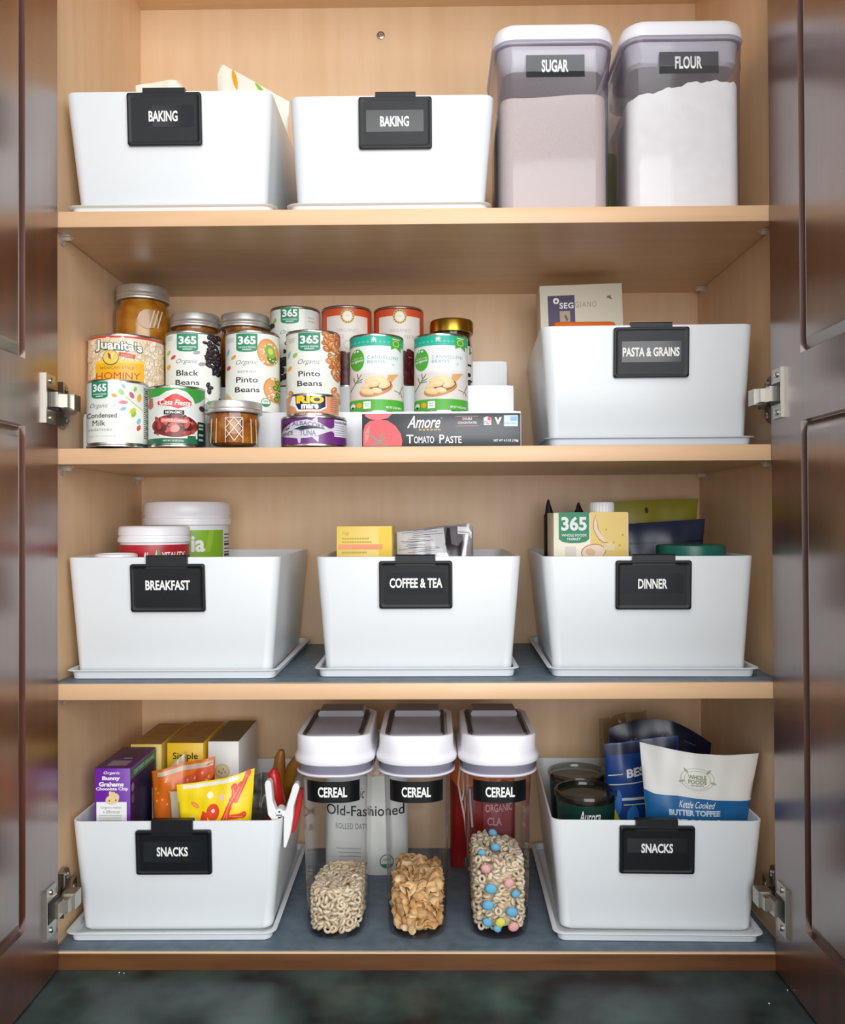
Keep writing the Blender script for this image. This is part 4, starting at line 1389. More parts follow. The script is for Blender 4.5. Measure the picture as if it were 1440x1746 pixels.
tin('fish_tin', -0.1305, 0.0432, 0.0328, ZT2 + 0.0380, 0.0272, 'peach-coloured fish tin stacked on the purple tuna tin', M('#e39c74', .38), art_rio, 'tin', None, 0.04, 0.93)


# ------------------------------------------------------------------ tomato paste box
def carton(name, x0, x1, y0, y1, z0, z1, label, cat, body, front=None, group=None, r=0.0012, T=None, extra=None):
    o = thing(name, ((x0 + x1) / 2, (y0 + y1) / 2, z0), label, cat, group)
    m_ = MB()
    m_.rbox(x0, x1, y0, y1, z0, z1, body, r, 2, T)
    if front:
        front(Art(m_, face_y(x0, x1, z0, z1, y0 - .00005, T), tu=True))
    if extra:
        extra(m_, T)
    m_.build('printed_box', o, 30)
    return o


def art_tomato(A):
    RD, PK = M('#d3474c', .35), M('#e0767a', .35)
    asp = .0430 / .1935
    A.poly([(.02, .99), (.19, .99), (.165, .87), (.10, .80), (.05, .84), (.02, .93)], M('#d95f63', .35), 1)
    A.poly([(.008, .02), (.008, .45), (.02, .66), (.05, .78), (.10, .83), (.16, .80), (.21, .64), (.245, .40), (.255, .18), (.25, .02)], RD, 2)
    A.poly([(.02, .10), (.02, .46), (.05, .68), (.045, .30)], PK, 3)
    ST = M('#8a8f7d', .5)
    for q in ((.03, .42), (.065, .33), (.13, .42), (.15, .28), (.16, .03), (.06, .04)):
        A.line((.112, .14), q, .010, ST, 4, asp)
    A.ell(.112, .14, .016, .016, ST, 4, 0, asp)
    A.text('Amore', .285, .56, .495, .93, INKW, 2, bold=.012, shear=.42)
    A.ell(.503, .86, .006, .006, INKW, 2, 0, asp, 10)
    [A.rect(.36 + k * .024, .485, .376 + k * .024, .53, M('#c9a94e', .4), 2) for k in range(6)]
    A.text('T', .280, .10, .325, .36, INKW, 2, bold=.01); A.text('OMATO', .328, .10, .455, .31, INKW, 2, bold=.01)
    A.text('P', .488, .10, .520, .36, INKW, 2, bold=.01); A.text('ASTE', .523, .10, .628, .31, INKW, 2, bold=.01)
    PKL = M('#c98a8a', .4)
    A.rect(.59, .90, .735, .915, PKL, 2); A.rect(.59, .61, .735, .625, PKL, 2)
    A.text('DOUBLE', .635, .80, .695, .87, M('#e8d9d9', .4), 2, bold=.02); A.text('CONCENTRATED', .605, .68, .725, .75, M('#e8d9d9', .4), 2, bold=.02)
    A.poly([(.768, .64), (.768, .86), (.79, .90), (.815, .86), (.815, .64)], M('#e9e4e4', .4), 2)
    A.rect(.792, .78, .812, .88, M('#cc4d4d', .4), 3); A.text('ITALY', .771, .66, .812, .76, M('#8d4a4a', .4), 3, bold=.02)
    A.poly([(.835, .88), (.848, .88), (.858, .78), (.868, .88), (.882, .88), (.862, .66), (.854, .66)], M('#d8d8d8', .4), 2)
    A.rect(.895, .60, .982, .93, M('#cfe0e4', .4), 2)
    A.rect(.935, .76, .978, .90, M('#7fb1cf', .4), 3); A.text('NON GMO', .90, .66, .975, .72, M('#5f8797', .4), 3)
    A.text('NET WT 4.5 OZ (128g)', .83, .12, .985, .21, INKW, 2, bold=.015)


carton('food_box', -0.0667, 0.1270, 0.0180, 0.0600, ZT2, ZT2 + 0.0405, 'long black tomato paste box with red tomato at the shelf front', 'box', M('#3d4145', .28), art_tomato)


# ------------------------------------------------------------------ jars
AMBER = mottled('amber_preserve', '#7a3206', '#c77a1c', 55.0, 0.3, detail=3)
AMBER2 = mottled('peach_preserve', '#a5560c', '#d8962a', 38.0, 0.25, detail=3)
BROWN = mottled('dark_olive_brine', '#22110c', '#3a2115', 40.0, 0.3)


def band_lid(mb, cx, cy, R, z0, z1, mat):
    n = 72
    h = z1 - z0
    loops = []
    for k, (r, z, kn) in enumerate([(R - .0008, z0, 0), (R, z0 + .0006, 0), (R + .0002, z0 + h * .10, 0), (R - .0006, z0 + h * .16, 0), (R - .0008, z0 + h * .30, 0), (R + .0001, z0 + h * .36, 0), (R - .0006, z0 + h * .44, 0), (R - .0006, z0 + h * .50, 1), (R - .0006, z0 + h * .85, 1), (R - .0018, z1 - .0004, 0), (R - .0035, z1, 0), (R - .0045, z1 - .0010, 0), (R * .5, z1 - .0008, 0)]):
        loops.append([Vector((cx + (r - (.0005 if kn and i % 2 else 0)) * math.cos(2 * PI * i / n), cy + (r - (.0005 if kn and i % 2 else 0)) * math.sin(2 * PI * i / n), z)) for i in range(n)])
    mb.loft(loops, mat)


def jar(cx, cy, R, z0, ztop, hl, Rl, label, fill, neck=0.010, fillgap=0.006, lidmat=None, art=None, taper=0.0, emboss=None, plain=False, group='glass jars on the riser'):
    t = thing('glass_jar', (cx, cy, z0), label, 'jar', group)
    zl = ztop - hl
    zs = zl - neck
    g = MB()
    rb = R - taper
    g.lathe([(rb - .006, z0 + .0003), (rb - .0015, z0 + .0006), (rb, z0 + .003), (rb + taper * .5, (z0 + zs) / 2), (R, zs - .006), (R - .001, zs - .002), (Rl - .0030, zs + neck * .55), (Rl - .0030, zl + .001)], GLASS, (cx, cy, 0), 48, True, False)
    if emboss:
        emboss(g)
    g.build('glass', t)
    c = MB()
    c.lathe([(rb - .007, z0 + .004), (rb - .003, z0 + .0065), (rb + taper * .5 - .0022, (z0 + zs) / 2), (R - .0022, zs - .007), (R - .003, zs - .003), (Rl - .0055, zs + neck * .5), (Rl - .0055, zl - .001)], fill, (cx, cy, 0), 48)
    c.build('preserve', t)
    l = MB()
    if plain:
        l.lathe([(Rl - .001, zl), (Rl, zl + .0008), (Rl, zl + hl * .80), (Rl - .0012, ztop - .0006), (Rl - .003, ztop), (Rl - .004, ztop - .0006)], lidmat, (cx, cy, 0), 56)
    else:
        band_lid(l, cx, cy, Rl, zl, ztop, M('#dcdbd6', .38, .8))
    l.build('lid', t)
    if art:
        art(t)
    return t


def emboss_glint(g):
    A = Art(g, cyl(TJX, TJY, 0.255, 0.055, 0.0395, facing(TJX, TJY) + .12), .1)
    A.ell(.05, .50, .36, .34, M('#b9936a', .2), 1, .3, 1.36)  # embossed mark: its glassy reflections painted as opaque tan and pale shapes
    for k in range(3):
        A.line((.10 + k * .14, .28), (.28 + k * .14, .74), .05, M('#dccbb4', .2), 2, 1.36)


TJX, TJY = -0.4000, 0.2080
jar(TJX, TJY, 0.0395, T2, 0.3330, 0.0200, 0.0372, 'tall jar of amber preserve with silver band lid behind the hominy can', AMBER2, emboss=emboss_glint)
jar(-0.3240, YC2, 0.0352, T2, 0.2935, 0.0195, 0.0358, 'short silver-lidded jar behind the black beans can', AMBER)
jar(-0.2515, YC2, 0.0352, T2, 0.2925, 0.0195, 0.0355, 'short silver-lidded jar behind the refried beans can', AMBER)


def gold_art(t):
    l = MB()
    R = .0300
    za, zb = T2 + .012, T2 + .060
    l.lathe([(R + .0001, za), (R + .0004, za), (R + .0004, zb), (R + .0001, zb)], M('#e9e6dc', .45), (GJX, YC2, 0), 48, False, False)
    A = Art(l, cyl(GJX, YC2, za, zb - za, R + .0005, facing(GJX, YC2)), .08)
    A.ell(.62, .93, .16, .05, INKK, 1, .3, 1.6); A.ell(.60, .70, .12, .20, INKK, 1, 0, 1.6); A.line((.86, .98), (.84, .76), .06, M('#8d9060', .5), 1, 1.6)
    A.rect(.70, .40, .92, .46, INKK, 1)
    A.ell(.80, .14, .10, .10, INKK, 1, 0, 1.6); A.leaf(.88, .80, .2, .08, 1.1, M('#7d8a3c', .5), 2, 1.6)
    l.build('paper_label', t, 50)


GJX = 0.0478
jar(GJX, YC2, 0.0300, T2, 0.2830, 0.0190, 0.0316, 'dark jar with shiny gold lid behind a cannellini can', BROWN, lidmat=GOLD, art=gold_art, plain=True, neck=.012)


def quilt(g):
    Rr = .0335
    A = Art(g, cyl(SJX, SJY, ZT2 + .003, .040, Rr + .0012, facing(SJX, SJY)), .08)
    GL = M('#e9d9c6', .15)
    for p, q in (((-.30, .82), (.30, .82)), ((-.30, .82), (.30, .20)), ((.30, .82), (-.30, .20)), ((-.30, .82), (-.30, .06)), ((.30, .82), (.30, .06)), ((-.30, .48), (0, .12)), ((.30, .48), (0, .12)), ((-.30, .20), (0, .50)), ((.30, .20), (0, .50)), ((0, .82), (.30, .50)), ((0, .82), (-.30, .50))):
        A.line(p, q, .022, GL, 1, 1.2)
    for a in (-.62, .60, -.80, .78):
        A.line((a, .06), (a * .96, .80), .03, M('#e2c9a6', .15), 1, 1.2)


SJX, SJY = -0.2285, 0.0400
jar(SJX, SJY, 0.0335, ZT2, ZT2 + 0.0575, 0.0145, 0.0352, 'small quilted jar of amber preserve with silver band lid at the shelf front', AMBER, neck=.005, taper=.0030, emboss=quilt, group=None)

# ------------------------------------------------------------------ pouches and bags
def pouch(name, cx, y, z0, w, h, thick, mat, label, cat='bag', art=None, top=None, tilt=0.0, yaw=0.0, wr=0.0012, seed=1, group=None, wtop=1.0, wbot=1.0, rside=0.0, lside=0.0, crimp=0.0, mats2=None, n=26, roll=0.0):
    """filled flat bag: y is its middle plane; top(s) lifts the upper edge at s in -1..1; tilt leans it back"""
    rnd = random.Random(seed)
    ph = [rnd.uniform(0, 6.28) for _ in range(8)]
    T = Matrix.Translation((cx, y, z0)) @ Matrix.Rotation(yaw, 4, 'Z') @ Matrix.Rotation(roll, 4, 'Y') @ Matrix.Rotation(-tilt, 4, 'X') @ Matrix.Translation((-cx, -y, -z0))

    def S(s, t, side, h_=0.0):
        f = wbot + (wtop - wbot) * t
        x = cx + s * w / 2 * f + (rside * t * t * max(s, 0)) - (lside * t * t * max(-s, 0))
        z = z0 + t * h + (top(s) if top else 0) * t ** 3
        e = max(0.0, 1 - abs(s) ** 3.5) ** 0.6
        v = max(0.0, 1 - t ** 3.2) ** 0.8 * min(1.0, 0.25 + 2.2 * t)
        b_ = thick / 2 * e * v
        k = wr * (0.25 + e * 0.75) * (math.sin(7 * s + 9 * t + ph[0]) * .5 + math.sin(15 * s - 6 * t + ph[1]) * .3 + math.sin(4 * s + 21 * t + ph[2]) * .35 + math.sin(27 * t + 3 * s + ph[3]) * .25)
        k2 = wr * 1.3 * t * t * math.sin(4.5 * s + ph[4])                  # the thin upper edge waves
        yy = y + k2 + (-(b_ + 0.0005) + k if side == 0 else (b_ + 0.0005) + k * .8)
        if side == 0:
            yy -= h_
        return T @ Vector((x, yy, z))
    m_ = MB()
    L = []
    for i in range(n + 1):
        t = i / n
        L.append([S(-1 + 2 * j / n, t, 0) for j in range(n + 1)] + [S(1 - 2 * j / n, t, 1) for j in range(n + 1)])
    m_.loft(L, mat)
    if art:
        A = Art(m_, lambda a, t, h_: S(2 * a - 1, t, 0, h_), 1 / n, 1 / n, 0.00028, True)
        art(A)
    o = m_.build(name, None, 60)
    return tag(o, label, cat, group)


CREAM = M('#eceadb', 0.4)
Zb = {'A': Z1 + .0072, 'C': ZT2 + .0072, 'M': ZT3 + .0072, 'L': ZT4 + .0072}

# --- top shelf
pouch('paper_bag', -0.3330, 0.115, Zb['A'], 0.088, 0.2045, 0.040, CREAM, 'cream bag peeking over the baking bin behind its clip', top=lambda s: 0.006 * (1 - s * s) - (0.030 * max(0, s - .30) / .7), seed=3)


def art_leafbag(A):
    A.leaf(.245, .958, .21, .075, 1.9, M('#eba218', .45), 1, 2.2)
    A.leaf(.60, .978, .17, .060, -.5, M('#8fc02f', .45), 1, 2.2)
    A.leaf(.82, .905, .13, .050, 1.9, M('#1d6b45', .45), 1, 2.2)


pouch('paper_bag', -0.2365, 0.200, Zb['A'], 0.104, 0.2350, 0.030, M('#e9e9dc', 0.4), 'pointed cream bag with orange and green leaves sticking out of the baking bin', art=art_leafbag,
      top=lambda s: 0.0445 - 0.0301 * (s + .88) if s > -.88 else 0.0445 - (-.88 - s) * .14, seed=5, wr=.0008, wbot=.78)


def art_green(A):
    A.rect(.02, .08, .98, .16, M('#8aa653', .45), 1); A.rect(.02, .24, .98, .54, M('#90ac4e', .45), 1)


pouch('green_white_bag', 0.2700, 0.235, Z1 + .0004, 0.100, 0.290, 0.035, M('#eeefe9', 0.4), 'white and green bag standing behind the gap between sugar and flour', art=art_green, seed=8)


# --- pasta and grains bin
def art_pasta(A):
    PU = M('#3a2a55', .45)
    A.rect(.095, .60, .42, .937, PU, 1)
    A.ell(.195, .905, .037, .019, INKW, 2, 0, 1); A.ell(.195, .903, .013, .007, INKK, 3, 0, 1)
    A.text('SEG', .235, .857, .405, .893, INKW, 2, bold=.03, space=1.1)
    A.text('GIANO', .425, .862, .685, .896, M('#a9a292', .5), 2, space=1.2)
    A.rect(.235, .73, .36, .843, M('#b9a58c', .5), 2); A.line((.30, .815), (.325, .785), .02, M('#5d4a36', .5), 3)
    A.leaf(.835, .920, .06, .03, .3, M('#7c8a3a', .5), 1, 2); A.leaf(.85, .912, .05, .02, -.6, M('#56632d', .5), 2, 2)


carton('pasta_box', 0.1775, 0.2960, 0.200, 0.240, Zb['C'] + .0021, 0.3335, 'tall cream box with purple square standing in the pasta bin', 'box', M('#e6e0cc', .42), art_pasta,
       T=Matrix.Translation((.2345, 0, .215)) @ Matrix.Rotation(-.03, 4, 'Y') @ Matrix.Translation((-.2345, 0, -.215)))
carton('orange_packet', 0.1868, 0.2730, 0.150, 0.168, Zb['C'], 0.2690, 'orange packet edge showing in the pasta bin before the cream box', 'packet', M('#e8701f', .35), r=.006)


# --- breakfast bin
def tub(name, cx, cy, R, z0, zlid0, zlid1, Rl, label, paper, art, za, zb, flange=True):
    t = thing(name, (cx, cy, z0), label, 'tub', 'white-lidded tubs in the breakfast bin')
    b_ = MB()
    b_.lathe([(R * .80 - .003, z0 + .0002), (R * .80 - .001, z0 + .0007), (R * .80, z0 + .004), (R - .001, z0 + .060), (R - .001, zlid0 - .012), (R - .001, zlid0 + .001)], WHITE, (cx, cy, 0), 56)
    b_.build('tub_body', t)
    l = MB()
    h = zlid1 - zlid0
    pr = [(Rl - .002, zlid0), (Rl, zlid0 + .0008)]
    if flange:
        pr += [(Rl, zlid0 + h * .28), (Rl - .0016, zlid0 + h * .32), (Rl - .0016, zlid0 + h * .40), (Rl - .0006, zlid0 + h * .46)]
    pr += [(Rl - .0012, zlid1 - h * .12), (Rl - .0026, zlid1 - .0008), (Rl - .005, zlid1), (Rl - .007, zlid1 - .0015), (Rl * .4, zlid1 - .0015)]
    l.lathe(pr, LIDW, (cx, cy, 0), 64)
    l.build('lid', t)
    if art:
        p_ = MB()
        p_.lathe([(R - .0004, za), (R, za), (R, zb), (R - .0004, zb)], paper, (cx, cy, 0), 64, False, False)
        art(Art(p_, cyl(cx, cy, za, zb - za, R + .0001, facing(cx, cy)), .06))
        p_.build('paper_label', t, 50)
    return t


def art_bigtub(A):
    A.rect(-1, .62, .83, 1, M('#86b62f', .4), 1)
    A.poly([(.50, 1), (.62, 1), (.52, .70), (.40, .70)], M('#9ac341', .4), 2)
    A.text('ia', .08, .70, .40, .92, INKW, 3, bold=.03)
    A.rect(-1, 0, .83, .60, M('#2e3a4e', .4), 1)
    for k in range(8):
        A.rect(.86, .93 - k * .05, .985, .945 - k * .05 + (.02 if k in (3, 6) else 0), INKK, 2)


tub('supplement_tub', -0.3450, 0.2385, 0.0600, Zb['M'], -0.0095, 0.0246, 0.0632, 'big white tub with green label at the back of the breakfast bin', WHITE, art_bigtub, -0.120, -0.0165)


def art_redtub(A):
    A.text('AL', -.30, .795, -.14, .890, INKW, 2, bold=.03)
    A.text('VITALITY', .20, .795, .84, .890, INKW, 2, bold=.03)
    A.poly([(.04, .78), (.10, .95), (.16, .88), (.14, .78)], M('#4f9a4a', .4), 2); A.poly([(-.02, .78), (.05, .93), (.08, .78)], M('#e8d9a0', .4), 3)


tub('supplement_tub', -0.3585, 0.1310, 0.0458, Zb['M'], -0.0318, -0.0098, 0.0475, 'smaller white-lidded tub with red label in the breakfast bin', M('#b3202f', .32), art_redtub, -0.120, -0.0345)
tub('supplement_tub', -0.3850, 0.0620, 0.0255, Zb['M'], -0.0550, -0.0443, 0.0270, 'low tub whose flat white lid just clears the breakfast bin rim', WHITE, None, 0, 0, False)


# --- coffee and tea bin
def art_tea2(A):
    A.rect(.76, .0, .99, .99, M('#f7cf2e', .4), 1)
    TT = M('#c3a64c', .5)
    A.text('Yogi', .10, .928, .22, .962, TT, 2)
    for k, (q, x1) in enumerate(((.900, .62), (.874, .64), (.797, .56))):
        for j in range(int((x1 - .10) / .045)):
            A.rect(.10 + j * .045, q, .135 + j * .045, q + .012, TT, 2)
    A.rect(.03, .826, .83, .864, M('#f39a6a', .4), 2)


carton('tea_box', -0.1100, -0.0355, 0.120, 0.185, Zb['M'], -0.0113, 'yellow tea box standing in the coffee and tea bin', 'box', M('#f3d56a', .4), art_tea2)


def art_coffee(A):
    DK, MD, LT_ = M('#2a262c', .3), M('#6c6870', .3), M('#d6d5d8', .25)
    rnd = random.Random(5)
    A.rect(.02, .80, .66, .99, LT_, 1)
    for k in range(14):
        t = .815 + k * .0135
        x = .04 + rnd.uniform(0, .2)
        A.line((x, t), (x + rnd.uniform(.2, .4), t + rnd.uniform(-.012, .012)), .006, DK, 2, 2)
    A.poly([(.62, .99), (.66, .80), (.72, .74), (.84, .75), (.88, .86), (.84, .99)], MD, 2)
    A.poly([(.64, .86), (.70, .78), (.84, .77), (.86, .88), (.80, .84), (.72, .86), (.70, .98), (.66, .98)], DK, 3)
    A.poly([(.80, .93), (.98, .915), (.98, .965), (.80, .985)], INKW, 4); A.line((.80, .945), (.98, .93), .008, DK, 5, 2)
    A.poly([(.01, .78), (.06, .80), (.10, .77), (.02, .72)], DK, 2)


pouch('coffee_bag', 0.0212, 0.165, Zb['M'], 0.1080, 0.1760, 0.046, M('#b3b1b5', .26, 0.35), 'crumpled silver and black coffee bag beside the yellow tea box', art=art_coffee, top=lambda s: 0.0015 + 0.006 * s - (0.006 if s > .9 else 0), wr=.0028, seed=12, n=34)


# --- dinner bin
def art_carton(A):
    f0 = A.fn
    A.fn = lambda a, t, h: f0(a, .685 + .315 * (.96 - (.96 - t) * 2.0), h)         # printed area at the top of the carton
    OR, PK, ED = M('#f2cf6e', .4), M('#f3dcc2', .4), M('#c4722f', .4)
    A.rect(.49, .0, .985, .985, OR, 1)
    logo(A, .07, .655, .475, .985)
    A.poly([(.57, .96), (.525, .88), (.53, .80), (.60, .69), (.67, .655), (.72, .66), (.66, .72), (.60, .80), (.58, .90)], ED, 3)
    A.poly([(.575, .955), (.535, .88), (.54, .80), (.605, .70), (.67, .665), (.71, .668), (.65, .73), (.59, .80), (.572, .90)], PK, 4)
    A.ell(.53, .560, .17, .085, ED, 3, .35, 1.7); A.ell(.53, .558, .158, .077, PK, 4, .35, 1.7)
    A.ell(.49, .560, .06, .045, M('#e7bd92', .4), 5, .5, 1.7)
    A.poly([(.66, .62), (.76, .665), (.82, .63), (.80, .56), (.68, .58)], M('#ecd9a6', .4), 5)
    for p in ((.70, .80), (.92, .74), (.88, .63), (.80, .66)):
        A.leaf(p[0], p[1], .045, .014, 1.2, M('#8a8a2c', .4), 6, 1.7)
    A.rect(.15, .0, .30, .62, M('#e3ded0', .4), 1)


cb = carton('stock_carton', 0.1785, 0.2775, 0.105, 0.165, Zb['M'], 0.0050, 'cream stock carton with green tab and white cap in the dinner bin', 'carton', M('#f3eed4', .35), art_carton)
m = MB()
m.lathe([(0.0160, 0.0050), (0.0166, 0.0056)], LIDW, (0.2480, 0.135, 0), 40, True, False)
nn = 60
m.loft([[Vector((.2480 + (r - (.0006 if i % 2 else 0)) * math.cos(2 * PI * i / nn), .135 + (r - (.0006 if i % 2 else 0)) * math.sin(2 * PI * i / nn), z)) for i in range(nn)] for r, z in ((.0166, .0056), (.0166, .0172), (.0155, .0190), (.013, .0196))], LIDW)
m.build('screw_cap', cb)
pouch('teal_packet', 0.2225, 0.212, Zb['M'], 0.072, 0.1890, 0.016, M('#1f7f80', .4), 'teal packet edge showing beside the stock carton', seed=2)
pouch('dark_bag', 0.2270, 0.262, Zb['M'] + .002, 0.080, 0.1920, 0.030, M('#2b2527', .35), 'dark bag with two pointed ears behind the stock carton', top=lambda s: 0.024 * max(0, 1 - ((s + .84) / .13) ** 2) + 0.019 * max(0, 1 - ((s - .30) / .14) ** 2), seed=4, wr=.002, n=60)


def art_olive(A):
    A.ell(.42, .93, .020, .022, M('#2a1c14', .4), 1, 0, 1.6)
    DO = M('#6f6a1e', .5)
    for k in range(9):
        A.rect(.62 + k * .026, .835, .638 + k * .026, .850, DO, 1)
    A.rect(.10, .835, .16, .85, DO, 1)


pouch('olive_bag', 0.3500, 0.262, Zb['M'], 0.136, 0.2155, 0.026, M('#98901c', .42), 'olive-yellow bag standing at the back of the dinner bin', art=art_olive, top=lambda s: 0.002 * s, seed=6, wbot=.68, wr=.0008)


def art_navy(A):
    A.rect(.0, .83, 1, .845, M('#141a2c', .4), 1)
    LG = M('#5d6c86', .5)
    for k in range(5):
        A.rect(.26 + k * .035, .745, .278 + k * .035, .775, LG, 1); A.rect(.24 + k * .035, .70, .262 + k * .035, .735, LG, 1)


pouch('navy_bag', 0.3490, 0.217, Zb['M'], 0.130, 0.1830, 0.034, M('#26304a', .35), 'navy bag before the olive-yellow bag in the dinner bin', art=art_navy, top=lambda s: 0.004 * s, seed=7, wbot=.70, wr=.001)
t = thing('glass_jar', (0.3630, 0.120, Zb['M']), 'jar whose teal green lid shows above the dinner bin rim', 'jar')
m = MB(); m.lathe([(.036, Zb['M']), (.040, Zb['M'] + .002), (.041, -.070), (.039, -.060), (.039, -.056)], M('#6b4a2c', .2), (.3630, .120, 0), 40); m.build('glass', t)
m = MB()
nn = 90
m.loft([[Vector((.3630 + (r - (.0006 if i % 2 and 0 < k < 3 else 0)) * math.cos(2 * PI * i / nn), .120 + (r - (.0006 if i % 2 and 0 < k < 3 else 0)) * math.sin(2 * PI * i / nn), z)) for i in range(nn)] for k, (r, z) in enumerate(((.0440, -.0585), (.0448, -.0578), (.0448, -.0410), (.0438, -.0388), (.0415, -.0380), (.02, -.0382)))], M('#15695c', .35))
m.build('lid', t)


# --- snacks bin full of boxes
def art_bunny(A):
    A.text('Organic', .26, .956, .72, .980, INKW, 2, bold=.015, shear=.15)
    A.text('Bunny', .22, .916, .72, .948, INKW, 2, bold=.05)
    A.text('Grahams', .13, .880, .82, .911, INKW, 2, bold=.045)
    A.text('Chocolate Chip', .05, .850, .94, .876, INKW, 2, bold=.03)
    CK = M('#e9cf9b', .5)
    A.ell(.50, .795, .19, .032, CK, 3, .2, 4); A.ell(.60, .815, .10, .022, CK, 3, -.5, 4); A.ell(.46, .832, .05, .020, CK, 3, .3, 4); A.ell(.53, .830, .05, .018, CK, 3, -.3, 4)
    A.ell(.42, .788, .02, .006, M('#6d4a2a', .5), 4, 0, 4, 8); A.ell(.60, .792, .02, .006, M('#6d4a2a', .5), 4, 0, 4, 8)
    A.rect(.06, .12, .90, .780, M('#eef0ee', .45), 2)
    A.text('Organic makes', .18, .732, .76, .752, INKG, 3); A.text('a difference!', .25, .706, .72, .727, INKG, 3)
    for k in range(9):
        A.rect(.14, .690 - k * .016, .76, .695 - k * .016, GREY_T, 3)


def bunny_extra(mb, T):
    x1 = -0.3668
    G = M('#1f7a55', .4)
    z0, z1 = Zb['L'], -0.3174

    def side(a, t, h):
        return Vector((x1 + .00008 + h, .060 + a * .100, z0 + t * (z1 - z0)))
    A = Art(mb, side)
    A.rect(.01, .925, .99, .985, G, 1)
    A.text('CERTIFIED ORGANIC', .12, .940, .92, .968, M('#bfe0cf', .4), 2, bold=.02)
    A.rect(.01, .02, .99, .92, M('#231d4e', .4), 1)
    A.ell(.08, .865, .05, .028, M('#8d8fae', .4), 2, 0, 1)
    A.ell(.08, .79, .045, .030, M('#5d608c', .4), 2, 0, 1)

    def lid_(a, t, h):
        return Vector((-.4128 + a * .0460, .060 + t * .100, z1 + .00008 + h))
    B = Art(mb, lid_)
    B.rect(.01, .01, .99, .99, M('#4a2358', .35), 1)
    B.rect(.25, .10, .80, .34, M('#8f8496', .3), 2); B.rect(.48, .42, .72, .47, M('#b39cc0', .4), 2)


carton('cracker_box', -0.4128, -0.3668, 0.060, 0.160, Zb['L'], -0.3174, 'purple cracker box at the front corner of the snacks bin', 'box', M('#6a1fa0', .35), art_bunny, extra=bunny_extra)
KRAFT = mottled('kraft_card', '#a47b3a', '#b48a48', 60.0, .7)


def top_patch(x0, x1, y0, y1, z, mat):
    def f(mb, T):
        Art(mb, lambda a, t, h: Vector((x0 + a * (x1 - x0), y0 + t * (y1 - y0), z + .00008 + h))).rect(.02, .01, .98, .99, mat, 1)
    return f


carton('snack_box', -0.4045, -0.3610, 0.166, 0.288, Zb['L'], -0.3150, 'pale yellow snack box with bare card top behind the purple cracker box', 'box', M('#d9c05e', .4), extra=top_patch(-.4045, -.3610, .166, .288, -.3150, KRAFT))


def art_simple(A):
    A.text('Simple', .16, .875, .85, .935, M('#3a2a10', .5), 2, bold=.012)
    A.text('Mills', .32, .825, .72, .865, M('#3a2a10', .5), 2, bold=.012, shear=.3)


carton('snack_box', -0.3515, -0.3008, 0.160, 0.286, Zb['L'], -0.3118, 'bright yellow snack box standing in the middle of the snacks bin', 'box', M('#f0c325', .38), art_simple, extra=top_patch(-.3515, -.3008, .160, .286, -.3118, KRAFT))


def art_whitebox(A):
    A.ell(.46, .795, .25, .052, M('#dcc595', .5), 1, 0, 4, 24); A.ell(.46, .800, .20, .038, M('#ead9b2', .5), 2, 0, 4, 20)
    for p in ((.36, .795), (.50, .81), (.56, .79), (.44, .785)):
        A.ell(p[0], p[1], .03, .007, M('#b3935c', .5), 3, 0, 4, 8)


carton('snack_box', -0.2945, -0.2514, 0.160, 0.284, Zb['L'], -0.3098, 'white snack box with a round cracker, beside the bright yellow box', 'box', M('#ecebe6', .4), art_whitebox, extra=top_patch(-.2945, -.2514, .160, .284, -.3098, M('#7d6a48', .6)))
BAGC = mottled('cream_snack_film', '#cfc48e', '#f0e6d4', 30.0, .3)
pouch('snack_bag', -0.3420, 0.1375, Zb['L'], 0.044, 0.170, 0.024, BAGC, 'cream crinkled snack bag between the purple box and orange bag', top=lambda s: 0.022 * s, seed=21, wr=.003, yaw=.5)


def art_orange(A):
    D = M('#b52a12', .35)
    A.poly([(.45, 0), (.50, .45), (.62, .72), (1, .90), (1, 0)], D, 1)
    A.poly([(.55, .80), (1, .93), (1, .985), (.45, .90)], M('#d1502a', .3), 2)
    A.rect(.10, .955, .98, .985, M('#c9b9a2', .25), 2)
    rnd = random.Random(3)
    for _ in range(26):
        A.ell(rnd.uniform(.06, .95), rnd.uniform(.55, .93), .022, .008, M('#f0a860', .3), 3, rnd.random() * 3, 2, 8)
    A.ell(.66, .80, .05, .02, M('#eed9c4', .3), 4, .5, 2)


pouch('snack_bag', -0.3130, 0.1085, Zb['L'], 0.085, 0.177, 0.032, M('#dc6f1c', .28), 'orange snack bag behind the yellow bag with red shapes', art=art_orange, top=lambda s: 0.009 + 0.010 * s, seed=22, wr=.0022, wbot=.85)


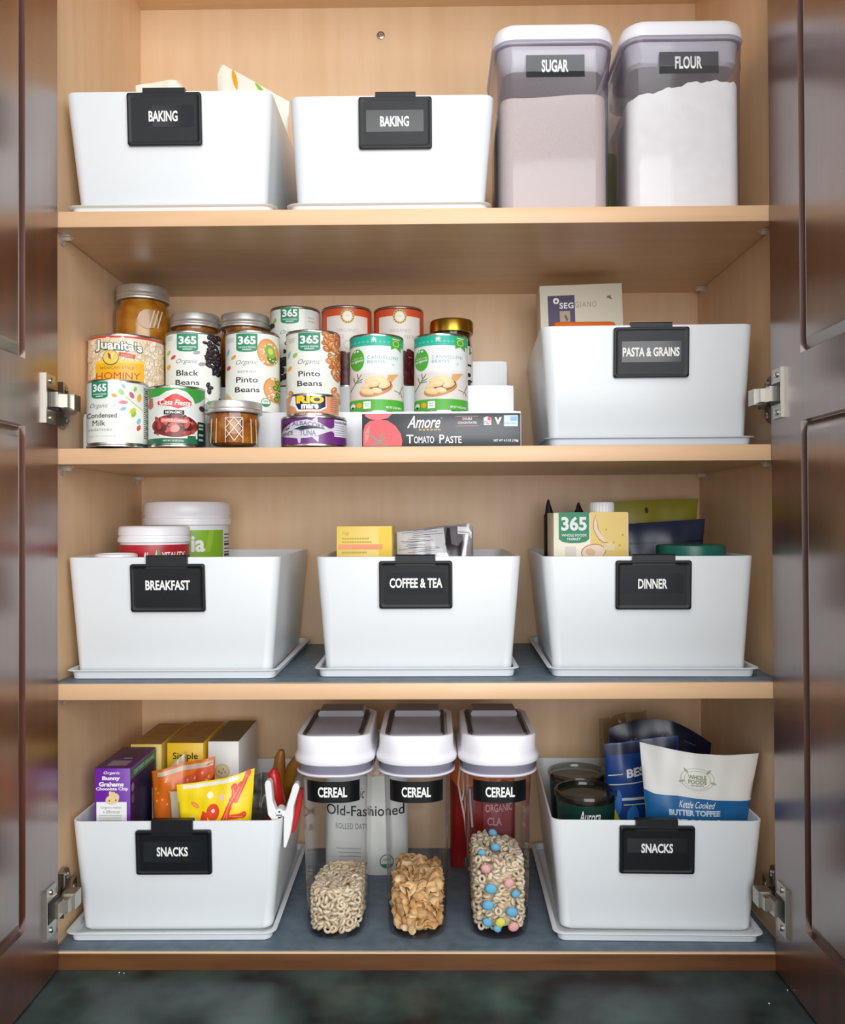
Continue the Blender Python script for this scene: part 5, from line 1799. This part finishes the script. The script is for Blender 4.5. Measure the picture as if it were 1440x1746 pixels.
def art_yellow(A):
    RD, OR = M('#dc4a2a', .3), M('#ea7d3a', .3)
    A.rect(.08, .965, .80, .99, M('#e9e6da', .2), 1)
    A.leaf(.24, .845, .14, .06, -.7, OR, 1, 1.9); A.leaf(.24, .845, .11, .04, -.7, M('#f0a35c', .3), 2, 1.9)
    A.ell(.445, .905, .040, .024, M('#f3efd0', .3), 1, .4, 1.9); A.ell(.60, .880, .055, .018, M('#e6c9b4', .3), 1, 1.1, 1.9)
    A.ell(.487, .785, .090, .060, RD, 1, 0, 1.9); A.ell(.49, .795, .024, .014, M('#f3d9cf', .3), 3, 0, 1.9)
    A.poly([(.29, .70), (.34, .80), (.40, .785), (.42, .70)], RD, 1)
    for p, q in (((.62, .72), (.74, .85)), ((.78, .83), (.92, .985)), ((.72, .84), (.84, .93)), ((.70, .74), (.90, .74)), ((.66, .70), (.70, .80)), ((.76, .85), (.755, .93))):
        A.line(p, q, .060, RD, 1, 1.9); A.ell(q[0], q[1], .040, .021, RD, 2, 0, 1.9); A.line((p[0] + .012, p[1] + .008), (q[0] - .012, q[1] - .008), .010, M('#f08a72', .2), 3, 1.9)
    A.ell(.20, .74, .06, .03, M('#efd96f', .3), 1, 0, 1.9)


pouch('snack_bag', -0.2590, 0.0640, Zb['L'], 0.0990, 0.1780, 0.028, M('#f2d417', .28), 'bright yellow snack bag with red shapes at the snacks bin front', art=art_yellow, top=lambda s: 0.0045 + 0.010 * s - .004 * (1 - s * s), seed=23, wr=.0015, wbot=.72)
pouch('beige_packet', -0.2980, 0.0860, Zb['L'] + .0015, 0.034, 0.156, 0.006, M('#c9bfa6', .4), 'small beige packet edge between the orange and yellow snack bags', seed=24, roll=-.06, wr=.0006)
pouch('dark_film_bag', -0.2270, 0.1350, Zb['L'] + .0015, 0.046, 0.160, 0.040, mottled('dark_clear_film', '#34332f', '#8e8e88', 55.0, .2, lo=.35, hi=.75), 'dark crinkled film bag beside the yellow snack bag', seed=25, wr=.004, top=lambda s: .006 * s, n=34)
m = MB()
BRN, REDB = M('#a06a22', .35), M('#c32420', .25)
m.tube([(-.207, .190, Zb['L'] + .001), (-.205, .186, -.42), (-.200, .182, -.365), (-.198, .180, -.338), (-.195, .179, -.327)], [.008, .010, .010, .0075, .004], BRN, 14)
m.tube([(-.206, .189, Zb['L'] + .002), (-.202, .187, -.45), (-.1965, .184, -.40), (-.180, .181, -.352), (-.171, .178, -.338), (-.168, .177, -.331)], [.008, .009, .009, .0085, .0070, .004], BRN, 14)
tag(m.build('brown_snack_bag', None, 60), 'brown snack bag with two gathered ears behind the white clothes peg', 'bag')
m = MB()
m.tube([(-.202, .106, Zb['L'] + .001), (-.200, .104, -.44), (-.190, .100, -.395), (-.1865, .098, -.372), (-.189, .097, -.350), (-.191, .096, -.335), (-.189, .096, -.329)], [.007, .010, .010, .011, .0085, .0075, .004], REDB, 16)
tag(m.build('red_snack_bag', None, 60), 'shiny red snack bag twisted shut above the white clothes peg', 'bag')
# clothes peg gripping the bin rim
pg = thing('clothes_peg', (-0.172, 0.055, -0.375), 'white and red clothes peg gripping the rim of the cracker-box bin', 'clothes peg')


def lever(name, path, w0, mat, y0, y1):
    m_ = MB()
    L, Rr = [], []
    P = [Vector(p) for p in path]
    for i, p in enumerate(P):
        d = (P[min(i + 1, len(P) - 1)] - P[max(i - 1, 0)]).normalized()
        nrm = Vector((-d.y, d.x))
        k = w0[i] / 2
        L.append(p + nrm * k)
        Rr.append(p - nrm * k)
    pts = [(q.x, q.y) for q in L] + [(q.x, q.y) for q in reversed(Rr)]
    m_.prism(pts, 'y', y0, y1, mat)
    o = m_.build(name, pg, 0)
    bv = o.modifiers.new('soft_edges', 'BEVEL')
    bv.width, bv.segments = 0.0012, 2
    return o


PW, PR = M('#f0f1f0', .3), M('#c81f22', .3)
lever('lever', [(-.1893, -.3290), (-.1888, -.3335), (-.1868, -.3560), (-.1835, -.3700), (-.1790, -.3790)], [.004, .0085, .0080, .0115, .0070], PW, .0455, .0585)
lever('lever', [(-.1530, -.3325), (-.1535, -.3370), (-.1605, -.3600), (-.1632, -.3745), (-.1652, -.3960), (-.1680, -.4130)], [.004, .0090, .0085, .0115, .0085, .0030], PW, .0455, .0585)
lever('lever', [(-.1500, -.3440), (-.1512, -.3560), (-.1555, -.3790), (-.1605, -.3990)], [.004, .0070, .0070, .0040], PR, .0590, .0690)['label'] = 'red lever'
m = MB()
m.box(-.1860, -.1630, .0458, .0582, -.3735, -.3665, PW)
rotx = Matrix.Rotation(PI / 2, 3, 'X')
m.lathe([(.0052, 0), (.0052, .016)], PW, (-.1745, .0615, -.3690), 20, rot=rotx)
m.lathe([(.0014, .016), (.0012, .0166)], M('#55544f', .4), (-.1745, .0615, -.3680), 12, rot=rotx)
m.box(-.1785, -.1710, .0450, .0458, -.3730, -.3712, STEELD)
m.build('spring', pg)

# --- snacks bin of pouches
DKGREEN = M('#12352c', .3)
NUTS = mottled('dark_roasted_nuts', '#241b14', '#4b3a28', 90.0, .5, bump=.4)


def deli(cx, cy, label, art=False):
    z0 = Zb['L']
    t = thing('clear_tub', (cx, cy, z0), label, 'tub', 'clear tubs in the snacks bin')
    m_ = MB()
    zt = -.357
    m_.lathe([(.029, z0 + .0002), (.032, z0 + .002), (.0375, zt - .012), (.0380, zt - .004), (.0395, zt - .003)], CLEARP, (cx, cy, 0), 48, True, False)
    m_.build('tub_body', t)
    l = MB()
    l.lathe([(.0395, zt - .0068), (.0402, zt - .006), (.0402, zt), (.0394, zt + .0016), (.0365, zt + .0018), (.0355, zt + .0008), (.0345, zt - .0035), (.0300, zt - .004), (.001, zt - .004)], clear('clear_tub_lid', '#cfd2cb', .08, 1.0, 1.5), (cx, cy, 0), 56, False, False)
    l.build('lid', t)
    c = MB()
    c.lathe([(.028, z0 + .003), (.031, z0 + .006), (.0352, zt - .024), (.030, zt - .014), (.001, zt - .012)], NUTS, (cx, cy, 0), 40)
    c.build('nuts', t)
    p_ = MB()
    za, zb = zt - .085, zt - .009
    p_.lathe([(.0338, za), (.0340, za), (.0379, zb), (.0377, zb)], DKGREEN, (cx, cy, 0), 48, False, False)

    def fn(a, tt, h):
        g = math.asin(max(-1, min(1, a))) + facing(cx, cy)
        R_ = .0342 + .0040 * tt + h
        return Vector((cx + R_ * math.sin(g), cy - R_ * math.cos(g), za + tt * (zb - za)))
    if art:
        A = Art(p_, fn, .06)
        A.text('Aurora', -.20, .74, .50, .92, INKW, 1, bold=.012, shear=.25)
    p_.build('paper_label', t, 50)


deli(0.2165, 0.0950, 'clear tub with dark green label at the front corner of the nut pouch bin', True)
deli(0.2195, 0.1790, 'clear lidded tub behind the tub with the dark green label')


def art_blue(A):
    A.rect(.02, .925, .98, .99, M('#0d1a3c', .35), 1)
    A.text('BES', .27, .775, .53, .830, INKW, 3, bold=.04, slope=.012)
    YW = M('#e6e8c0', .4)
    A.line((.03, .790), (.22, .802), .012, YW, 2, 2.0); A.line((.03, .728), (.90, .765), .012, YW, 2, 2.0)
    A.line((.20, .635), (.90, .655), .034, M('#cfdbe6', .4), 2, 2.0); A.line((.22, .600), (.90, .615), .012, YW, 3, 2.0)
    A.leaf(.13, .60, .40, .13, 1.4, M('#2c6fc0', .35), 2, 2.0); A.leaf(.34, .53, .30, .17, 1.4, M('#2b7cc8', .35), 3, 2.0); A.leaf(.60, .53, .30, .19, 1.7, M('#2464b4', .35), 3, 2.0)
    A.poly([(.06, .62), (.16, .50), (.18, .40), (.10, .40)], M('#c7c02f', .4), 4)


pouch('nut_pouch', 0.3030, 0.1500, Zb['L'], 0.1000, 0.2000, 0.028, M('#153f86', .32), 'blue nut pouch with white lettering between clear tubs and white pouch', art=art_blue, top=lambda s: 0.006 + .006 * s, seed=31, wr=.0012, wbot=.92, group='nut pouches')


def art_dark(A):
    LG = M('#6b7690', .5)
    for k in range(4):
        A.rect(.10 + k * .045, .885 + k * .004, .13 + k * .045, .893 + k * .004, LG, 1)
    A.text('USED', .50, .905, .64, .925, LG, 1, bold=.01) if False else None
    for k in range(4):
        A.rect(.50 + k * .045, .905, .53 + k * .045, .922, LG, 1)
    A.rect(.72, .912, .84, .915, LG, 1)


pouch('nut_pouch', 0.3430, 0.2050, Zb['L'] + .001, 0.1480, 0.2020, 0.036, M('#0b1230', .3), 'dark navy nut pouch at the back of the snacks bin', art=art_dark, top=lambda s: 0.018 - .016 * (s + .1) ** 2 - (.020 * max(0, s - .2)), seed=32, wr=.0015, wbot=.70, group='nut pouches')
pouch('clear_film_bag', 0.3000, 0.2500, Zb['L'], 0.070, 0.2180, 0.014, clear('clear_film', '#efede4', .15, 1.0, 1.5), 'clear film bag edge above the dark navy pouch', seed=35, wr=.003, top=lambda s: .006 * s)


def art_wf(A):
    BL_ = M('#1a5f94', .32)
    A.poly([(.0, .0), (.0, .755), (.10, .740), (.30, .742), (.60, .732), (1, .715), (1, 0)], BL_, 1)
    A.poly([(0, .750), (.10, .735), (.30, .737), (.60, .727), (1, .710), (1, .725), (.60, .742), (.30, .752), (.10, .750), (0, .765)], M('#dfe3e0', .4), 2)
    GN = M('#a3a88f', .5)
    asp = .212 / .140
    A.ring(.50, .845, .150, .006, M('#b9b6a4', .5), 2, asp * 1.45); A.ring(.50, .842, .118, .005, M('#b9b6a4', .5), 2, asp * 1.40)
    for g in (2.3, .8, 3.4, -.3):
        A.leaf(.50 + .145 * math.cos(g), .845 + .066 * math.sin(g), .055, .022, g, GN, 3, asp)
    A.text('WHOLE', .42, .846, .58, .872, M('#7f8a5c', .5), 3, bold=.02); A.text('FOODS', .42, .818, .58, .843, M('#7f8a5c', .5), 3, bold=.02)
    A.text('MARKET', .44, .804, .56, .813, M('#8d8d80', .5), 3, bold=.01)
    A.text('Kettle Cooked', .32, .672, .66, .712, INKW, 3, shear=.45, bold=-.005)
    A.text('BUTTER TOFFEE', .215, .625, .71, .660, M('#b5c6d6', .4), 3, bold=.05)
    A.text('PECANS', .27, .545, .72, .605, INKW, 3, bold=.06)


pouch('nut_pouch', 0.3515, 0.0720, Zb['L'] + .001, 0.1400, 0.2120, 0.026, M('#e6e4de', .36), 'white nut pouch with blue lower half at the bin front', art=art_wf, top=lambda s: 0.0105 - 0.0165 * (s + 1) / 2 * 1.05 - .006 * (1 - s * s) + (.004 * max(0, s - .5)), seed=33, wr=.0014, rside=.012, wbot=.72, group='nut pouches', n=34)


# --- behind the cereal dispensers
def art_oats(A):
    TN, WN = M('#d3b48c', .4), M('#c8a077', .4)
    A.rect(.0, .70, 1, .92, M('#dcc8a8', .35), 1)
    rnd = random.Random(9)
    for _ in range(90):
        A.ell(rnd.uniform(.03, .97), rnd.uniform(.71, .91), .035, .012, rnd.choice([TN, WN, M('#e8d9bf', .4)]), 2, rnd.uniform(0, 3), 1.6, 8)
    A.text('Organic', .20, .53, .49, .625, M('#4f5753', .5), 2, shear=.3)
    A.text('Old-Fashioned', .02, .435, .96, .505, INKK, 2, bold=.008)
    A.text('ROLLED OATS', .14, .345, .52, .385, INKG, 2, space=1.15)
    usda(A, .745, .105, .085, 1.6)
    for k in range(3):
        A.rect(.14 + .02 * k, .20 - k * .03, .44, .207 - k * .03, GREY_T, 2)


pouch('oats_bag', -0.0790, 0.2230, ZT4 + .0002, 0.1200, 0.2100, 0.046, M('#e9ebe2', .4), 'white bag of rolled oats standing behind the cereal dispensers', art=art_oats, seed=41, wr=.0012)


def art_redbag(A):
    OR = M('#cf6a1c', .35)
    A.rect(.0, .70, 1, .99, OR, 1)
    A.poly([(.0, .70), (.2, .60), (.4, .68), (.6, .62), (.8, .70), (1, .66), (1, .72), (0, .72)], OR, 2)
    A.rect(.50, .30, .98, .62, M('#a8404a', .4), 3)
    A.text('ORGANIC', .53, .46, .95, .52, M('#e0b7b3', .4), 4, bold=.02); A.text('CLA', .56, .36, .78, .42, M('#e0b7b3', .4), 4, bold=.02)


rb = pouch('red_pouch', 0.0910, 0.2500, ZT4 + .0002, 0.0960, 0.1900, 0.046, M('#8f1a17', .32), 'red and orange pouch standing behind the dispensers of flakes and marshmallows', art=art_redbag, seed=42, wr=.002)
m = MB()
CORD = M('#d9c8b4', .5)
m.tube([(.062, .2240, -.340), (.057, .2235, -.365), (.0545, .223, -.388), (.058, .222, -.410), (.064, .221, -.440), (.0665, .220, -.470), (.068, .219, -.495)], .0016, CORD, 8)
m.tube([(.060, .2240, -.345), (.063, .223, -.375), (.0625, .2225, -.398), (.0600, .222, -.412)], .0014, CORD, 8)
m.tube([(.071, .2225, -.395), (.072, .2215, -.420), (.0745, .220, -.450)], .0018, CORD, 8)
cbt = m.build('draw_cord', rb)
m = MB(); m.rbox(.063, .0745, .2165, .2195, -.5065, -.4930, M('#2f7d63', .45), .001); m.rbox(.0655, .0720, .2168, .2192, -.5125, -.5062, M('#d9d7cf', .5), .001)
m.build('tag', rb)

# crumbs on the countertop
for x, y, r in ((0.4190, -0.0440, .0011), (0.3880, -0.0700, .0010), (-0.3560, -0.0080, .0010), (-0.3500, -0.0090, .0008)):
    m = MB()
    nub_piece(m, Vector((x, y, -0.5404 + r * .72)), Matrix.Rotation(x * 40, 3, 'Z'), M('#e8e2d4', .7), r, r * .8, r * .7)
    near = y > -.02
    tag(m.build('crumb', None, 80), 'tiny pale crumb on the dark counter below the cracker-box bin' if near else 'tiny pale crumb on the dark counter below the bin of nut pouches', 'crumb', 'crumbs under the cracker-box bin' if near else 'crumbs under the nut pouch bin')

for o in bpy.data.objects:
    if '_o' in o:
        del o['_o']
